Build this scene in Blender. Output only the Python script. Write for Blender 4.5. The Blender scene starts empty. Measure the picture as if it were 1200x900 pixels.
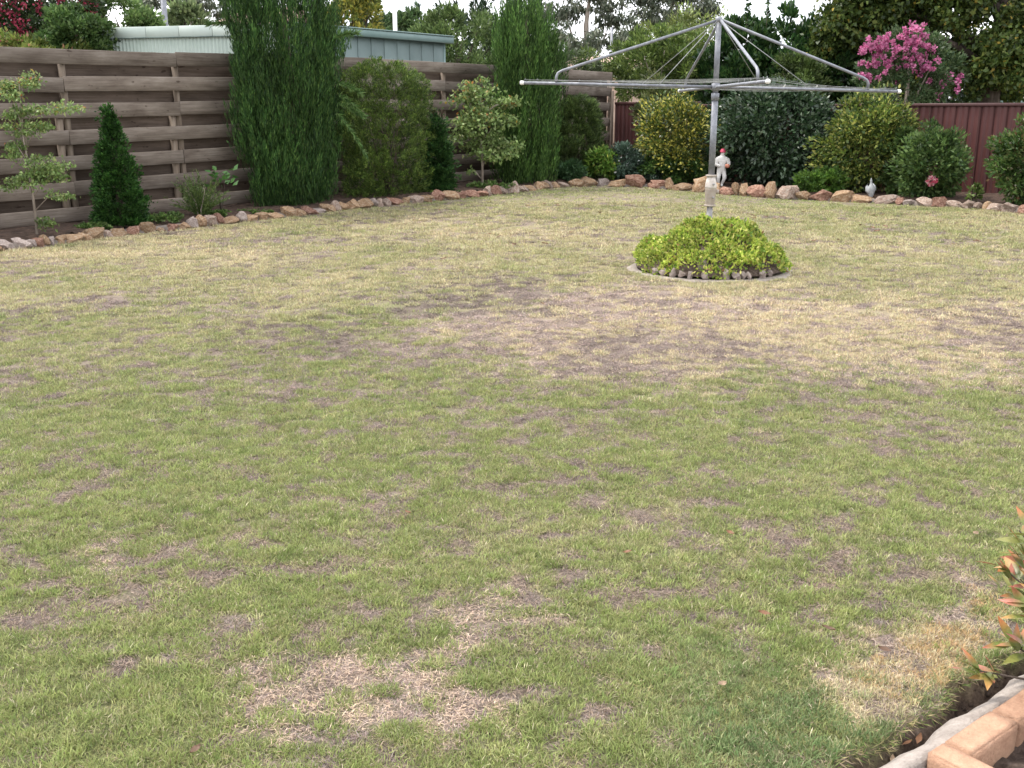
import bpy, bmesh, math, random
import numpy as np
from mathutils import Vector, Matrix, Euler

random.seed(7)
rng = np.random.default_rng(11)
R = math.radians
scene = bpy.context.scene
col = scene.collection

# ------------------------------------------------------------------ camera, sky, sun, exposure
CAM_H, FOC, PITCH = 1.6, 1200.0, math.atan(318 / 1200)
cam_d = bpy.data.cameras.new('camera'); cam = bpy.data.objects.new('camera', cam_d); col.objects.link(cam)
cam.location = (0, 0, CAM_H); cam.rotation_euler = (math.pi / 2 - PITCH, 0, 0)
cam_d.sensor_width = 36; cam_d.lens = 36.0; cam_d.clip_start = 0.05; cam_d.clip_end = 2000
scene.camera = cam

SUN_AZ, SUN_EL = math.atan2(-0.75, 0.35), R(60)
world = bpy.data.worlds.new('World'); scene.world = world; world.use_nodes = True
nt = world.node_tree; nt.nodes.clear()
wo = nt.nodes.new('ShaderNodeOutputWorld'); bg = nt.nodes.new('ShaderNodeBackground')
sky = nt.nodes.new('ShaderNodeTexSky'); sky.sky_type = 'NISHITA'; sky.sun_disc = False
sky.sun_elevation = SUN_EL; sky.sun_rotation = SUN_AZ; sky.dust_density = 3.0
wtc = nt.nodes.new('ShaderNodeTexCoord'); wn = nt.nodes.new('ShaderNodeTexNoise')
wn.inputs['Scale'].default_value = 2.6; wn.inputs['Detail'].default_value = 6
wr = nt.nodes.new('ShaderNodeValToRGB')
wr.color_ramp.elements[0].position = 0.36; wr.color_ramp.elements[0].color = (7.4, 7.8, 8.5, 1)
wr.color_ramp.elements[1].position = 0.62; wr.color_ramp.elements[1].color = (10.0, 10.0, 10.1, 1)
wm = nt.nodes.new('ShaderNodeMixRGB'); wm.inputs[0].default_value = 0.88
nt.links.new(wtc.outputs['Generated'], wn.inputs['Vector']); nt.links.new(wn.outputs['Fac'], wr.inputs[0])
nt.links.new(sky.outputs[0], wm.inputs[1]); nt.links.new(wr.outputs[0], wm.inputs[2])
nt.links.new(wm.outputs[0], bg.inputs[0]); bg.inputs[1].default_value = 0.10
nt.links.new(bg.outputs[0], wo.inputs[0])

sun_d = bpy.data.lights.new('sun', 'SUN'); sun = bpy.data.objects.new('sun', sun_d); col.objects.link(sun)
sun_d.energy = 1.5; sun_d.angle = R(12); sun_d.color = (1.0, 0.95, 0.86)
sd = Vector((math.sin(SUN_AZ) * math.cos(SUN_EL), math.cos(SUN_AZ) * math.cos(SUN_EL), math.sin(SUN_EL)))
sun.rotation_euler = (-sd).to_track_quat('-Z', 'Y').to_euler()
sun.location = (-6, -8, 20)

scene.view_settings.view_transform = 'Standard'; scene.view_settings.look = 'None'
scene.view_settings.gamma = 1.0; scene.view_settings.use_curve_mapping = False
scene.view_settings.exposure = 1.5

# ------------------------------------------------------------------ survey helpers (plan read off the photograph)
def sstep(t):
    t = np.clip(t, 0, 1); return t * t * (3 - 2 * t)
def gz(x, y):                                   # the lawn rises a little towards the back left corner
    x = np.asarray(x, float); y = np.asarray(y, float)
    return 0.13 * sstep((y - 13) / 7.5) * sstep((6 - x) / 5) * (y < 60)
def ray(px, py):
    x = (px - 600) / FOC; y = -(py - 450) / FOC; c, s = math.cos(PITCH), math.sin(PITCH)
    return x, c + y * s, -s + y * c
def G(px, py, dz=0.0):
    r = ray(px, py); z = dz
    for _ in range(6):
        t = (z - CAM_H) / r[2]; z = float(gz(r[0] * t, r[1] * t)) + dz
    return Vector((r[0] * t, r[1] * t, z))
def ZY(px, py, Y):
    r = ray(px, py); t = Y / r[1]
    return Vector((r[0] * t, Y, CAM_H + r[2] * t))

# value noise
_perm = rng.random((256, 256))
def vnoise(x, y, f, seed=0):
    x = np.asarray(x) * f + 31.7 * seed + 512; y = np.asarray(y) * f + 17.3 * seed + 512
    xi = np.floor(x).astype(int); yi = np.floor(y).astype(int)
    u = x - xi; v = y - yi; u = u * u * (3 - 2 * u); v = v * v * (3 - 2 * v)
    a = _perm[xi % 256, yi % 256]; b = _perm[(xi + 1) % 256, yi % 256]
    c = _perm[xi % 256, (yi + 1) % 256]; d = _perm[(xi + 1) % 256, (yi + 1) % 256]
    return (a * (1 - u) + b * u) * (1 - v) + (c * (1 - u) + d * u) * v
def fbm(x, y, f, seed=0, o=3):
    s = 0; a = 1; n = 0
    for k in range(o):
        s = s + a * vnoise(x, y, f * 2.03 ** k, seed + k * 5); n += a; a *= 0.55
    return s / n
def vnoise3(P, f, seed=0):
    return (vnoise(P[:, 0] + P[:, 2] * 0.37, P[:, 1], f, seed) + vnoise(P[:, 2], P[:, 0] - P[:, 1] * 0.61, f, seed + 3)
            + vnoise(P[:, 1], P[:, 2] + P[:, 0] * 0.43, f, seed + 7)) / 3

# ------------------------------------------------------------------ mesh helpers
def np_mesh(name, V, F4=None, F3=None, C=None, smooth=False):
    V = np.asarray(V, np.float32).reshape(-1, 3)
    parts = []; starts = []; off = 0
    for F, k in ((F4, 4), (F3, 3)):
        if F is None or len(F) == 0: continue
        F = np.asarray(F, np.int32).reshape(-1, k); parts.append(F.ravel())
        starts.append(off + np.arange(len(F), dtype=np.int32) * k); off += F.size
    L = np.concatenate(parts); S = np.concatenate(starts)
    me = bpy.data.meshes.new(name)
    me.vertices.add(len(V)); me.vertices.foreach_set('co', V.ravel())
    me.loops.add(len(L)); me.loops.foreach_set('vertex_index', L)
    me.polygons.add(len(S)); me.polygons.foreach_set('loop_start', S)
    if smooth: me.polygons.foreach_set('use_smooth', np.ones(len(S), bool))
    me.update(calc_edges=True)
    if C is not None:
        a = me.color_attributes.new('Col', 'FLOAT_COLOR', 'POINT')
        C = np.asarray(C, np.float32)
        a.data.foreach_set('color', np.concatenate([C, np.ones((len(C), 1), np.float32)], 1).ravel())
    return me

class MB:
    def __init__(s): s.V = []; s.F4 = []; s.F3 = []; s.C = []; s.n = 0
    def add(s, V, F4=None, F3=None, C=None):
        V = np.asarray(V, float).reshape(-1, 3)
        if F4 is not None and len(F4): s.F4.append(np.asarray(F4) + s.n)
        if F3 is not None and len(F3): s.F3.append(np.asarray(F3) + s.n)
        if C is not None: s.C.append(np.broadcast_to(np.asarray(C, float), (len(V), 3)))
        s.V.append(V); s.n += len(V); return s
    def box(s, x0, x1, y0, y1, z0, z1):
        V = [(x, y, z) for x in (x0, x1) for y in (y0, y1) for z in (z0, z1)]
        F = [(0, 1, 3, 2), (4, 6, 7, 5), (0, 4, 5, 1), (2, 3, 7, 6), (0, 2, 6, 4), (1, 5, 7, 3)]
        return s.add(V, F)
    def tube(s, pts, rad, n=8, cap=True):
        pts = [Vector(p) for p in pts]; V = []; k = len(pts)
        if not hasattr(rad, '__len__'): rad = [rad] * k
        up = Vector((0.13, 0.31, 0.94))
        for i, p in enumerate(pts):
            d = (pts[min(i + 1, k - 1)] - pts[max(i - 1, 0)]).normalized()
            if abs(d.dot(up)) > 0.97: u = d.cross(Vector((1, 0, 0))).normalized()
            else: u = d.cross(up).normalized()
            w = d.cross(u)
            for j in range(n):
                a = 2 * math.pi * j / n
                V.append(p + (u * math.cos(a) + w * math.sin(a)) * rad[i])
        F = []
        for i in range(k - 1):
            for j in range(n):
                F.append((i * n + j, i * n + (j + 1) % n, (i + 1) * n + (j + 1) % n, (i + 1) * n + j))
        T = []
        if cap:
            V.append(pts[0]); V.append(pts[-1]); a = k * n
            for j in range(n):
                T.append((a, (j + 1) % n, j)); T.append((a + 1, (k - 1) * n + j, (k - 1) * n + (j + 1) % n))
        return s.add([tuple(v) for v in V], F, T)
    def lathe(s, prof, n=20, c=(0, 0)):
        V = []; k = len(prof)
        for r, z in prof:
            for j in range(n):
                a = 2 * math.pi * j / n; V.append((c[0] + r * math.cos(a), c[1] + r * math.sin(a), z))
        F = [(i * n + j, i * n + (j + 1) % n, (i + 1) * n + (j + 1) % n, (i + 1) * n + j) for i in range(k - 1) for j in range(n)]
        V.append((c[0], c[1], prof[0][1])); V.append((c[0], c[1], prof[-1][1])); b = k * n; T = []
        for j in range(n):
            T.append((b, (j + 1) % n, j)); T.append((b + 1, (k - 1) * n + j, (k - 1) * n + (j + 1) % n))
        return s.add(V, F, T)
    def mesh(s, name, smooth=False):
        return np_mesh(name, np.concatenate(s.V), np.concatenate(s.F4) if s.F4 else None,
                       np.concatenate(s.F3) if s.F3 else None, np.concatenate(s.C) if s.C else None, smooth)

def link(name, me, mat=None, parent=None, loc=(0, 0, 0), rot=(0, 0, 0), sc=(1, 1, 1)):
    o = bpy.data.objects.new(name, me); col.objects.link(o)
    if mat is not None and me is not None:
        if not me.materials: me.materials.append(mat)
    o.parent = parent; o.location = loc; o.rotation_euler = rot; o.scale = sc
    return o
def empty(name, loc=(0, 0, 0), rot=(0, 0, 0)):
    o = bpy.data.objects.new(name, None); col.objects.link(o); o.location = loc; o.rotation_euler = rot
    o.empty_display_size = 0.1
    return o
def tag(o, label, cat, group=None):
    o['label'] = label; o['category'] = cat
    if group: o['group'] = group
    return o
def bevel(me, w, seg=1):
    bm = bmesh.new(); bm.from_mesh(me)
    bmesh.ops.bevel(bm, geom=bm.edges[:], offset=w, segments=seg, affect='EDGES', profile=0.5)
    bm.to_mesh(me); bm.free(); return me

# ------------------------------------------------------------------ materials
def new_mat(name):
    m = bpy.data.materials.new(name); m.use_nodes = True
    return m, m.node_tree, m.node_tree.nodes['Principled BSDF']
def N(t, ty, **kw):
    n = t.nodes.new(ty)
    for k, v in kw.items(): n.inputs[k].default_value = v
    return n
def ramp(t, stops):
    n = t.nodes.new('ShaderNodeValToRGB'); e = n.color_ramp.elements
    while len(e) < len(stops): e.new(0.5)
    for i, (p, c) in enumerate(stops): e[i].position = p; e[i].color = (*c, 1)
    return n
def surf_mat(name, stops, scale=8, detail=8, rough=0.85, bump=0.3, bscale=None, coords='Object', stretch=(1, 1, 1), rand=0.0, metallic=0.0, spec=0.3, dist=0.01, nrough=0.62):
    m, t, p = new_mat(name)
    tc = N(t, 'ShaderNodeTexCoord'); mp = N(t, 'ShaderNodeMapping'); mp.inputs['Scale'].default_value = stretch
    t.links.new(tc.outputs[coords], mp.inputs['Vector'])
    vec = mp.outputs[0]
    if rand:
        oi = N(t, 'ShaderNodeObjectInfo'); ml = N(t, 'ShaderNodeMath'); ml.operation = 'MULTIPLY'; ml.inputs[1].default_value = 37.0
        t.links.new(oi.outputs['Random'], ml.inputs[0])
        av = N(t, 'ShaderNodeVectorMath'); t.links.new(vec, av.inputs[0]); t.links.new(ml.outputs[0], av.inputs[1]); vec = av.outputs[0]
    no = N(t, 'ShaderNodeTexNoise', Scale=scale, Detail=detail, Roughness=nrough); t.links.new(vec, no.inputs['Vector'])
    rp = ramp(t, stops); t.links.new(no.outputs['Fac'], rp.inputs[0]); c = rp.outputs[0]
    if rand:
        hs = N(t, 'ShaderNodeHueSaturation'); mr = N(t, 'ShaderNodeMapRange')
        mr.inputs['To Min'].default_value = 1 - rand; mr.inputs['To Max'].default_value = 1 + rand
        t.links.new(oi.outputs['Random'], mr.inputs['Value']); t.links.new(mr.outputs[0], hs.inputs['Value']); t.links.new(c, hs.inputs['Color']); c = hs.outputs[0]
    t.links.new(c, p.inputs['Base Color'])
    p.inputs['Roughness'].default_value = rough; p.inputs['Metallic'].default_value = metallic
    p.inputs['Specular IOR Level'].default_value = spec
    if bump:
        n2 = N(t, 'ShaderNodeTexNoise', Scale=bscale or scale * 2.5, Detail=8, Roughness=0.65); t.links.new(vec, n2.inputs['Vector'])
        b = N(t, 'ShaderNodeBump', Strength=bump, Distance=dist); t.links.new(n2.outputs['Fac'], b.inputs['Height']); t.links.new(b.outputs[0], p.inputs['Normal'])
    return m
def leaf_mat(name, rough=0.5, trans=0.3, spec=0.35, var=0.18):
    m, t, p = new_mat(name); out = t.nodes['Material Output']
    at = N(t, 'ShaderNodeAttribute'); at.attribute_name = 'Col'
    geo = N(t, 'ShaderNodeTexCoord'); no = N(t, 'ShaderNodeTexNoise', Scale=9.0, Detail=3); t.links.new(geo.outputs['Object'], no.inputs['Vector'])
    mr = N(t, 'ShaderNodeMapRange'); mr.inputs['From Min'].default_value = 0.3; mr.inputs['From Max'].default_value = 0.7
    mr.inputs['To Min'].default_value = 1 - var; mr.inputs['To Max'].default_value = 1 + var; t.links.new(no.outputs['Fac'], mr.inputs['Value'])
    hs = N(t, 'ShaderNodeHueSaturation'); t.links.new(at.outputs['Color'], hs.inputs['Color']); t.links.new(mr.outputs[0], hs.inputs['Value'])
    t.links.new(hs.outputs[0], p.inputs['Base Color']); p.inputs['Roughness'].default_value = rough; p.inputs['Specular IOR Level'].default_value = spec
    tr = N(t, 'ShaderNodeBsdfTranslucent'); t.links.new(hs.outputs[0], tr.inputs['Color'])
    mx = N(t, 'ShaderNodeMixShader'); mx.inputs[0].default_value = trans
    t.links.new(p.outputs[0], mx.inputs[1]); t.links.new(tr.outputs[0], mx.inputs[2]); t.links.new(mx.outputs[0], out.inputs['Surface'])
    return m

M = {}
M['leaf'] = leaf_mat('soft_leaf'); M['gloss'] = leaf_mat('glossy_leaf', 0.34, 0.2, 0.5)
M['needle'] = leaf_mat('conifer_needle', 0.6, 0.18, 0.25, 0.25); M['grass'] = leaf_mat('grass_blade', 0.6, 0.3, 0.22, 0.1)
M['petal'] = leaf_mat('petal', 0.6, 0.35, 0.2, 0.1)
def timber_mat(name, stops, rand):
    m, t, p = new_mat(name); tc = N(t, 'ShaderNodeTexCoord'); oi = N(t, 'ShaderNodeObjectInfo')
    ml = N(t, 'ShaderNodeMath'); ml.operation = 'MULTIPLY'; ml.inputs[1].default_value = 61.0; t.links.new(oi.outputs['Random'], ml.inputs[0])
    def noise(sc, detail, rough):
        mp = N(t, 'ShaderNodeMapping'); mp.inputs['Scale'].default_value = sc; t.links.new(tc.outputs['Object'], mp.inputs['Vector'])
        av = N(t, 'ShaderNodeVectorMath'); t.links.new(mp.outputs[0], av.inputs[0]); t.links.new(ml.outputs[0], av.inputs[1])
        n = N(t, 'ShaderNodeTexNoise', Scale=1.0, Detail=detail, Roughness=rough); t.links.new(av.outputs[0], n.inputs['Vector']); return n
    grain = noise((7, 60, 70), 8, 0.7); stain = noise((7, 5, 7), 5, 0.6); knot = noise((26, 10, 16), 2, 0.5)
    a = N(t, 'ShaderNodeMath'); a.operation = 'MULTIPLY_ADD'; a.inputs[1].default_value = 0.5; t.links.new(stain.outputs['Fac'], a.inputs[0])
    b = N(t, 'ShaderNodeMath'); b.operation = 'MULTIPLY'; b.inputs[1].default_value = 0.5; t.links.new(grain.outputs['Fac'], b.inputs[0]); t.links.new(b.outputs[0], a.inputs[2])
    rp = ramp(t, stops); t.links.new(a.outputs[0], rp.inputs[0])
    kr = ramp(t, [(0.66, (1, 1, 1)), (0.74, (0.38, 0.34, 0.31))]); t.links.new(knot.outputs['Fac'], kr.inputs[0])
    mx = N(t, 'ShaderNodeMixRGB'); mx.blend_type = 'MULTIPLY'; mx.inputs[0].default_value = 0.9; t.links.new(rp.outputs[0], mx.inputs[1]); t.links.new(kr.outputs[0], mx.inputs[2])
    hs = N(t, 'ShaderNodeHueSaturation'); mr = N(t, 'ShaderNodeMapRange'); mr.inputs['To Min'].default_value = 1 - rand; mr.inputs['To Max'].default_value = 1 + rand
    t.links.new(oi.outputs['Random'], mr.inputs['Value']); t.links.new(mr.outputs[0], hs.inputs['Value']); t.links.new(mx.outputs[0], hs.inputs['Color']); t.links.new(hs.outputs[0], p.inputs['Base Color'])
    p.inputs['Roughness'].default_value = 0.92; p.inputs['Specular IOR Level'].default_value = 0.2
    bp = N(t, 'ShaderNodeBump', Strength=0.5, Distance=0.003); t.links.new(grain.outputs['Fac'], bp.inputs['Height']); t.links.new(bp.outputs[0], p.inputs['Normal'])
    return m
M['timber'] = timber_mat('weathered_timber', [(0.3, (0.06, 0.046, 0.037)), (0.42, (0.12, 0.095, 0.077)), (0.54, (0.182, 0.15, 0.125)), (0.7, (0.29, 0.25, 0.215))], 0.22)
M['timber_gap_shade'] = timber_mat('brown_gap_shade_timber', [(0.3, (0.04, 0.029, 0.023)), (0.45, (0.08, 0.06, 0.048)), (0.6, (0.125, 0.096, 0.079)), (0.75, (0.17, 0.135, 0.112))], 0.25)  # rear boards: shade of the gaps put into a darker, browner timber colour
M['post'] = surf_mat('weathered_log', [(0.28, (0.085, 0.062, 0.045)), (0.5, (0.165, 0.128, 0.098)), (0.75, (0.26, 0.212, 0.17))], 1.0, 8, 0.9, 0.6, 2.2, stretch=(18, 18, 1.3), rand=0.15)
M['rock_ochre'] = surf_mat('ochre_rock', [(0.25, (0.1, 0.06, 0.04)), (0.4, (0.25, 0.145, 0.08)), (0.52, (0.34, 0.225, 0.135)), (0.62, (0.42, 0.33, 0.245)), (0.78, (0.5, 0.44, 0.37))], 5, 9, 0.92, 0.9, 14, rand=0.22, dist=0.03, nrough=.7)
M['rock_pink'] = surf_mat('pinkish_quartz_rock', [(0.25, (0.12, 0.075, 0.058)), (0.42, (0.26, 0.175, 0.135)), (0.54, (0.36, 0.28, 0.23)), (0.66, (0.45, 0.39, 0.34)), (0.8, (0.54, 0.5, 0.46))], 5.5, 9, 0.92, 0.9, 14, rand=0.22, dist=0.03, nrough=.7)
M['rock_red'] = surf_mat('red_brown_rock', [(0.25, (0.1, 0.05, 0.038)), (0.45, (0.22, 0.11, 0.078)), (0.58, (0.33, 0.2, 0.145)), (0.78, (0.46, 0.36, 0.3))], 5, 9, 0.92, 0.9, 14, rand=0.22, dist=0.03)
M['rock_grey'] = surf_mat('mauve_grey_rock', [(0.28, (0.13, 0.1, 0.09)), (0.5, (0.28, 0.225, 0.2)), (0.75, (0.46, 0.4, 0.37))], 8, 8, 0.9, 0.8, 18, rand=0.18, dist=0.02)
M['ring'] = surf_mat('stained_concrete', [(0.25, (0.14, 0.115, 0.095)), (0.5, (0.27, 0.23, 0.2)), (0.75, (0.4, 0.36, 0.32))], 5, 9, 0.95, 0.7, 40, dist=0.006)
M['mortar'] = surf_mat('mortar', [(0.3, (0.1, 0.08, 0.068)), (0.7, (0.22, 0.185, 0.16))], 14, 8, 0.95, 0.8)
M['concrete'] = surf_mat('old_concrete', [(0.25, (0.17, 0.14, 0.122)), (0.45, (0.3, 0.258, 0.228)), (0.6, (0.4, 0.35, 0.313)), (0.8, (0.5, 0.445, 0.4))], 13, 12, 0.95, 1.0, 60, dist=0.012, nrough=.75)
M['brick'] = surf_mat('apricot_brick', [(0.22, (0.19, 0.1, 0.065)), (0.4, (0.35, 0.2, 0.13)), (0.56, (0.43, 0.26, 0.172)), (0.78, (0.5, 0.35, 0.255))], 16, 13, 0.92, 1.0, 90, rand=0.1, dist=0.008, nrough=.82)
M['brick_red'] = surf_mat('dusty_red_brick', [(0.25, (0.16, 0.065, 0.05)), (0.5, (0.26, 0.125, 0.1)), (0.75, (0.34, 0.2, 0.17))], 14, 12, 0.92, 0.9, 90, rand=0.1, dist=0.006, nrough=.78)
M['mulch'] = surf_mat('bark_mulch', [(0.3, (0.022, 0.014, 0.01)), (0.5, (0.06, 0.036, 0.025)), (0.72, (0.13, 0.082, 0.058))], 14, 10, 0.95, 1.0, 30, dist=0.04)
M['soil'] = surf_mat('garden_soil', [(0.3, (0.045, 0.03, 0.023)), (0.5, (0.1, 0.07, 0.055)), (0.72, (0.19, 0.145, 0.12))], 22, 10, 0.95, 1.0, 60, dist=0.03)
M['bark'] = surf_mat('tree_bark', [(0.3, (0.03, 0.022, 0.017)), (0.55, (0.085, 0.065, 0.052)), (0.8, (0.15, 0.12, 0.1))], 3, 9, 0.95, 1.0, 6, stretch=(4, 4, 0.8), dist=0.03)
M['pale_bark'] = surf_mat('pale_bark', [(0.3, (0.15, 0.12, 0.095)), (0.6, (0.3, 0.25, 0.21)), (0.8, (0.4, 0.36, 0.32))], 4, 8, 0.9, 0.5, 9, stretch=(4, 4, 1))
M['steel'] = surf_mat('galvanised_steel', [(0.3, (0.13, 0.133, 0.15)), (0.5, (0.2, 0.206, 0.232)), (0.75, (0.3, 0.306, 0.33))], 16, 8, 0.5, 0.15, 60, metallic=0.35, spec=0.5, dist=0.002)
M['steel_dull'] = surf_mat('dull_galvanised_pipe', [(0.3, (0.16, 0.15, 0.155)), (0.5, (0.24, 0.23, 0.235)), (0.75, (0.33, 0.32, 0.32))], 14, 8, 0.6, 0.2, 50, metallic=0.3, dist=0.002)
M['cast'] = surf_mat('pale_cast_housing', [(0.3, (0.42, 0.37, 0.33)), (0.6, (0.56, 0.51, 0.47)), (0.8, (0.64, 0.6, 0.56))], 16, 8, 0.65, 0.3, 50, metallic=0.1, dist=0.003)
M['cast_dark'] = surf_mat('beige_cast_housing', [(0.3, (0.27, 0.22, 0.18)), (0.6, (0.36, 0.31, 0.265)), (0.8, (0.44, 0.39, 0.34))], 16, 8, 0.7, 0.3, 50, metallic=0.1, dist=0.003)
M['wire'] = surf_mat('clothes_wire', [(0.3, (0.16, 0.165, 0.165)), (0.7, (0.28, 0.285, 0.28))], 20, 2, 0.5, 0, metallic=0.3)
M['cap'] = surf_mat('white_plastic_cap', [(0.3, (0.68, 0.67, 0.65)), (0.7, (0.8, 0.8, 0.79))], 20, 2, 0.5, 0)
M['maroon'] = surf_mat('maroon_steel_sheet', [(0.25, (0.06, 0.0185, 0.0165)), (0.5, (0.082, 0.026, 0.0235)), (0.75, (0.11, 0.04, 0.036))], 2.2, 9, 0.55, 0.1, 30, stretch=(1, 1, 0.5), rand=0.07, spec=0.4, dist=0.003)
M['maroon_rail'] = surf_mat('maroon_rail', [(0.25, (0.055, 0.021, 0.02)), (0.6, (0.075, 0.031, 0.029)), (0.74, (0.1, 0.045, 0.042)), (0.8, (0.4, 0.35, 0.32))], 16, 9, 0.5, 0.1, 30, spec=0.4, dist=0.003)
M['shed_pale'] = surf_mat('pale_green_steel', [(0.3, (0.36, 0.43, 0.385)), (0.55, (0.43, 0.50, 0.455)), (0.8, (0.48, 0.55, 0.51))], 1.5, 8, 0.5, 0.05, spec=0.4, rand=0.03)
M['shed_fascia'] = surf_mat('pale_green_fascia', [(0.3, (0.4, 0.46, 0.42)), (0.7, (0.5, 0.555, 0.515))], 1.5, 8, 0.5, 0.05, rand=0.03)
M['shed_side'] = surf_mat('grey_green_steel', [(0.3, (0.125, 0.17, 0.165)), (0.6, (0.155, 0.205, 0.2)), (0.8, (0.18, 0.23, 0.225))], 1.5, 8, 0.5, 0.05, rand=0.05)
M['shed_gutter'] = surf_mat('sage_gutter', [(0.3, (0.15, 0.22, 0.21)), (0.7, (0.2, 0.275, 0.265))], 1.5, 8, 0.45, 0.05)
M['pink_render'] = surf_mat('pinkish_brick_wall', [(0.3, (0.36, 0.25, 0.2)), (0.7, (0.5, 0.38, 0.31))], 6, 8, 0.9, 0.3)
M['white_paint'] = surf_mat('white_paint', [(0.3, (0.68, 0.68, 0.66)), (0.7, (0.8, 0.8, 0.79))], 5, 4, 0.5, 0.05)
M['roof_pink'] = surf_mat('faded_terracotta_roof', [(0.3, (0.36, 0.23, 0.19)), (0.7, (0.5, 0.35, 0.3))], 8, 6, 0.85, 0.3)
M['white_statue'] = surf_mat('white_painted_plaster', [(0.25, (0.34, 0.32, 0.3)), (0.45, (0.56, 0.54, 0.52)), (0.75, (0.68, 0.67, 0.65))], 9, 9, 0.75, 0.4, 40, dist=0.004)
M['pink_paint'] = surf_mat('pink_red_paint', [(0.3, (0.5, 0.05, 0.1)), (0.7, (0.66, 0.12, 0.2))], 14, 4, 0.6, 0.1)
M['terra_paint'] = surf_mat('terracotta_paint', [(0.3, (0.36, 0.13, 0.085)), (0.7, (0.5, 0.22, 0.15))], 14, 4, 0.7, 0.1)
M['grey_plaster'] = surf_mat('weathered_white_plaster', [(0.3, (0.2, 0.21, 0.215)), (0.7, (0.4, 0.41, 0.415))], 22, 6, 0.8, 0.3, 40, dist=0.004)
M['pebble'] = surf_mat('river_pebble', [(0.3, (0.17, 0.135, 0.12)), (0.5, (0.27, 0.215, 0.19)), (0.75, (0.36, 0.32, 0.3))], 6, 6, 0.75, 0.25, 24, rand=0.3, dist=0.004)

# ------------------------------------------------------------------ lawn: dryness and bare maps
def poly_px(pts): return [(G(a, b).x, G(a, b).y) for a, b in pts]
def inpoly(x, y, P):
    ins = np.zeros(x.shape, bool); n = len(P)
    for i in range(n):
        x1, y1 = P[i]; x2, y2 = P[(i + 1) % n]
        c = ((y1 > y) != (y2 > y)) & (x < (x2 - x1) * (y - y1) / (y2 - y1 + 1e-12) + x1)
        ins ^= c
    return ins
DRY_POLY = poly_px([(520, 418), (600, 432), (720, 446), (800, 462), (880, 455), (960, 446), (1000, 442), (1080, 432), (1130, 442), (1230, 462), (1260, 345), (1000, 352), (900, 340), (760, 338), (640, 345), (560, 385)])
STRAW_POLY = poly_px([(1000, 790), (1075, 730), (1120, 690), (1160, 670), (1185, 700), (1150, 760), (1095, 820), (1050, 830), (1015, 815)])
PATCH_POLYS = [poly_px(p) for p in (
    [(310, 815), (350, 775), (420, 760), (470, 770), (520, 745), (575, 770), (560, 815), (600, 850), (540, 885), (470, 850), (400, 860), (340, 850)],
    [(255, 805), (280, 780), (320, 765), (340, 790), (300, 810), (265, 825)], [(520, 735), (555, 690), (590, 700), (600, 740), (560, 765)],
    [(355, 600), (400, 575), (420, 595), (380, 610)], [(1060, 735), (1130, 680), (1160, 690), (1100, 740)],
    [(980, 780), (1060, 765), (1055, 785), (1000, 792)], [(90, 655), (150, 625), (165, 640), (120, 665)],
    [(195, 690), (225, 675), (215, 700)], [(430, 690), (450, 670), (470, 690)])]
BAND_POLYS = [poly_px(p) for p in (
    [(280, 388), (330, 372), (400, 366), (470, 374), (480, 388), (400, 388), (330, 395)], [(470, 345), (540, 325), (640, 330), (690, 352), (640, 375), (540, 372)],
    [(0, 400), (0, 355), (50, 350), (75, 362), (60, 380), (30, 395)], [(1070, 385), (1110, 350), (1210, 345), (1220, 400), (1140, 410)],
    [(640, 420), (760, 380), (880, 395), (900, 430), (780, 440)], [(150, 325), (260, 312), (330, 322), (250, 335)], [(230, 400), (290, 385), (300, 400), (250, 415)])]

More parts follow.
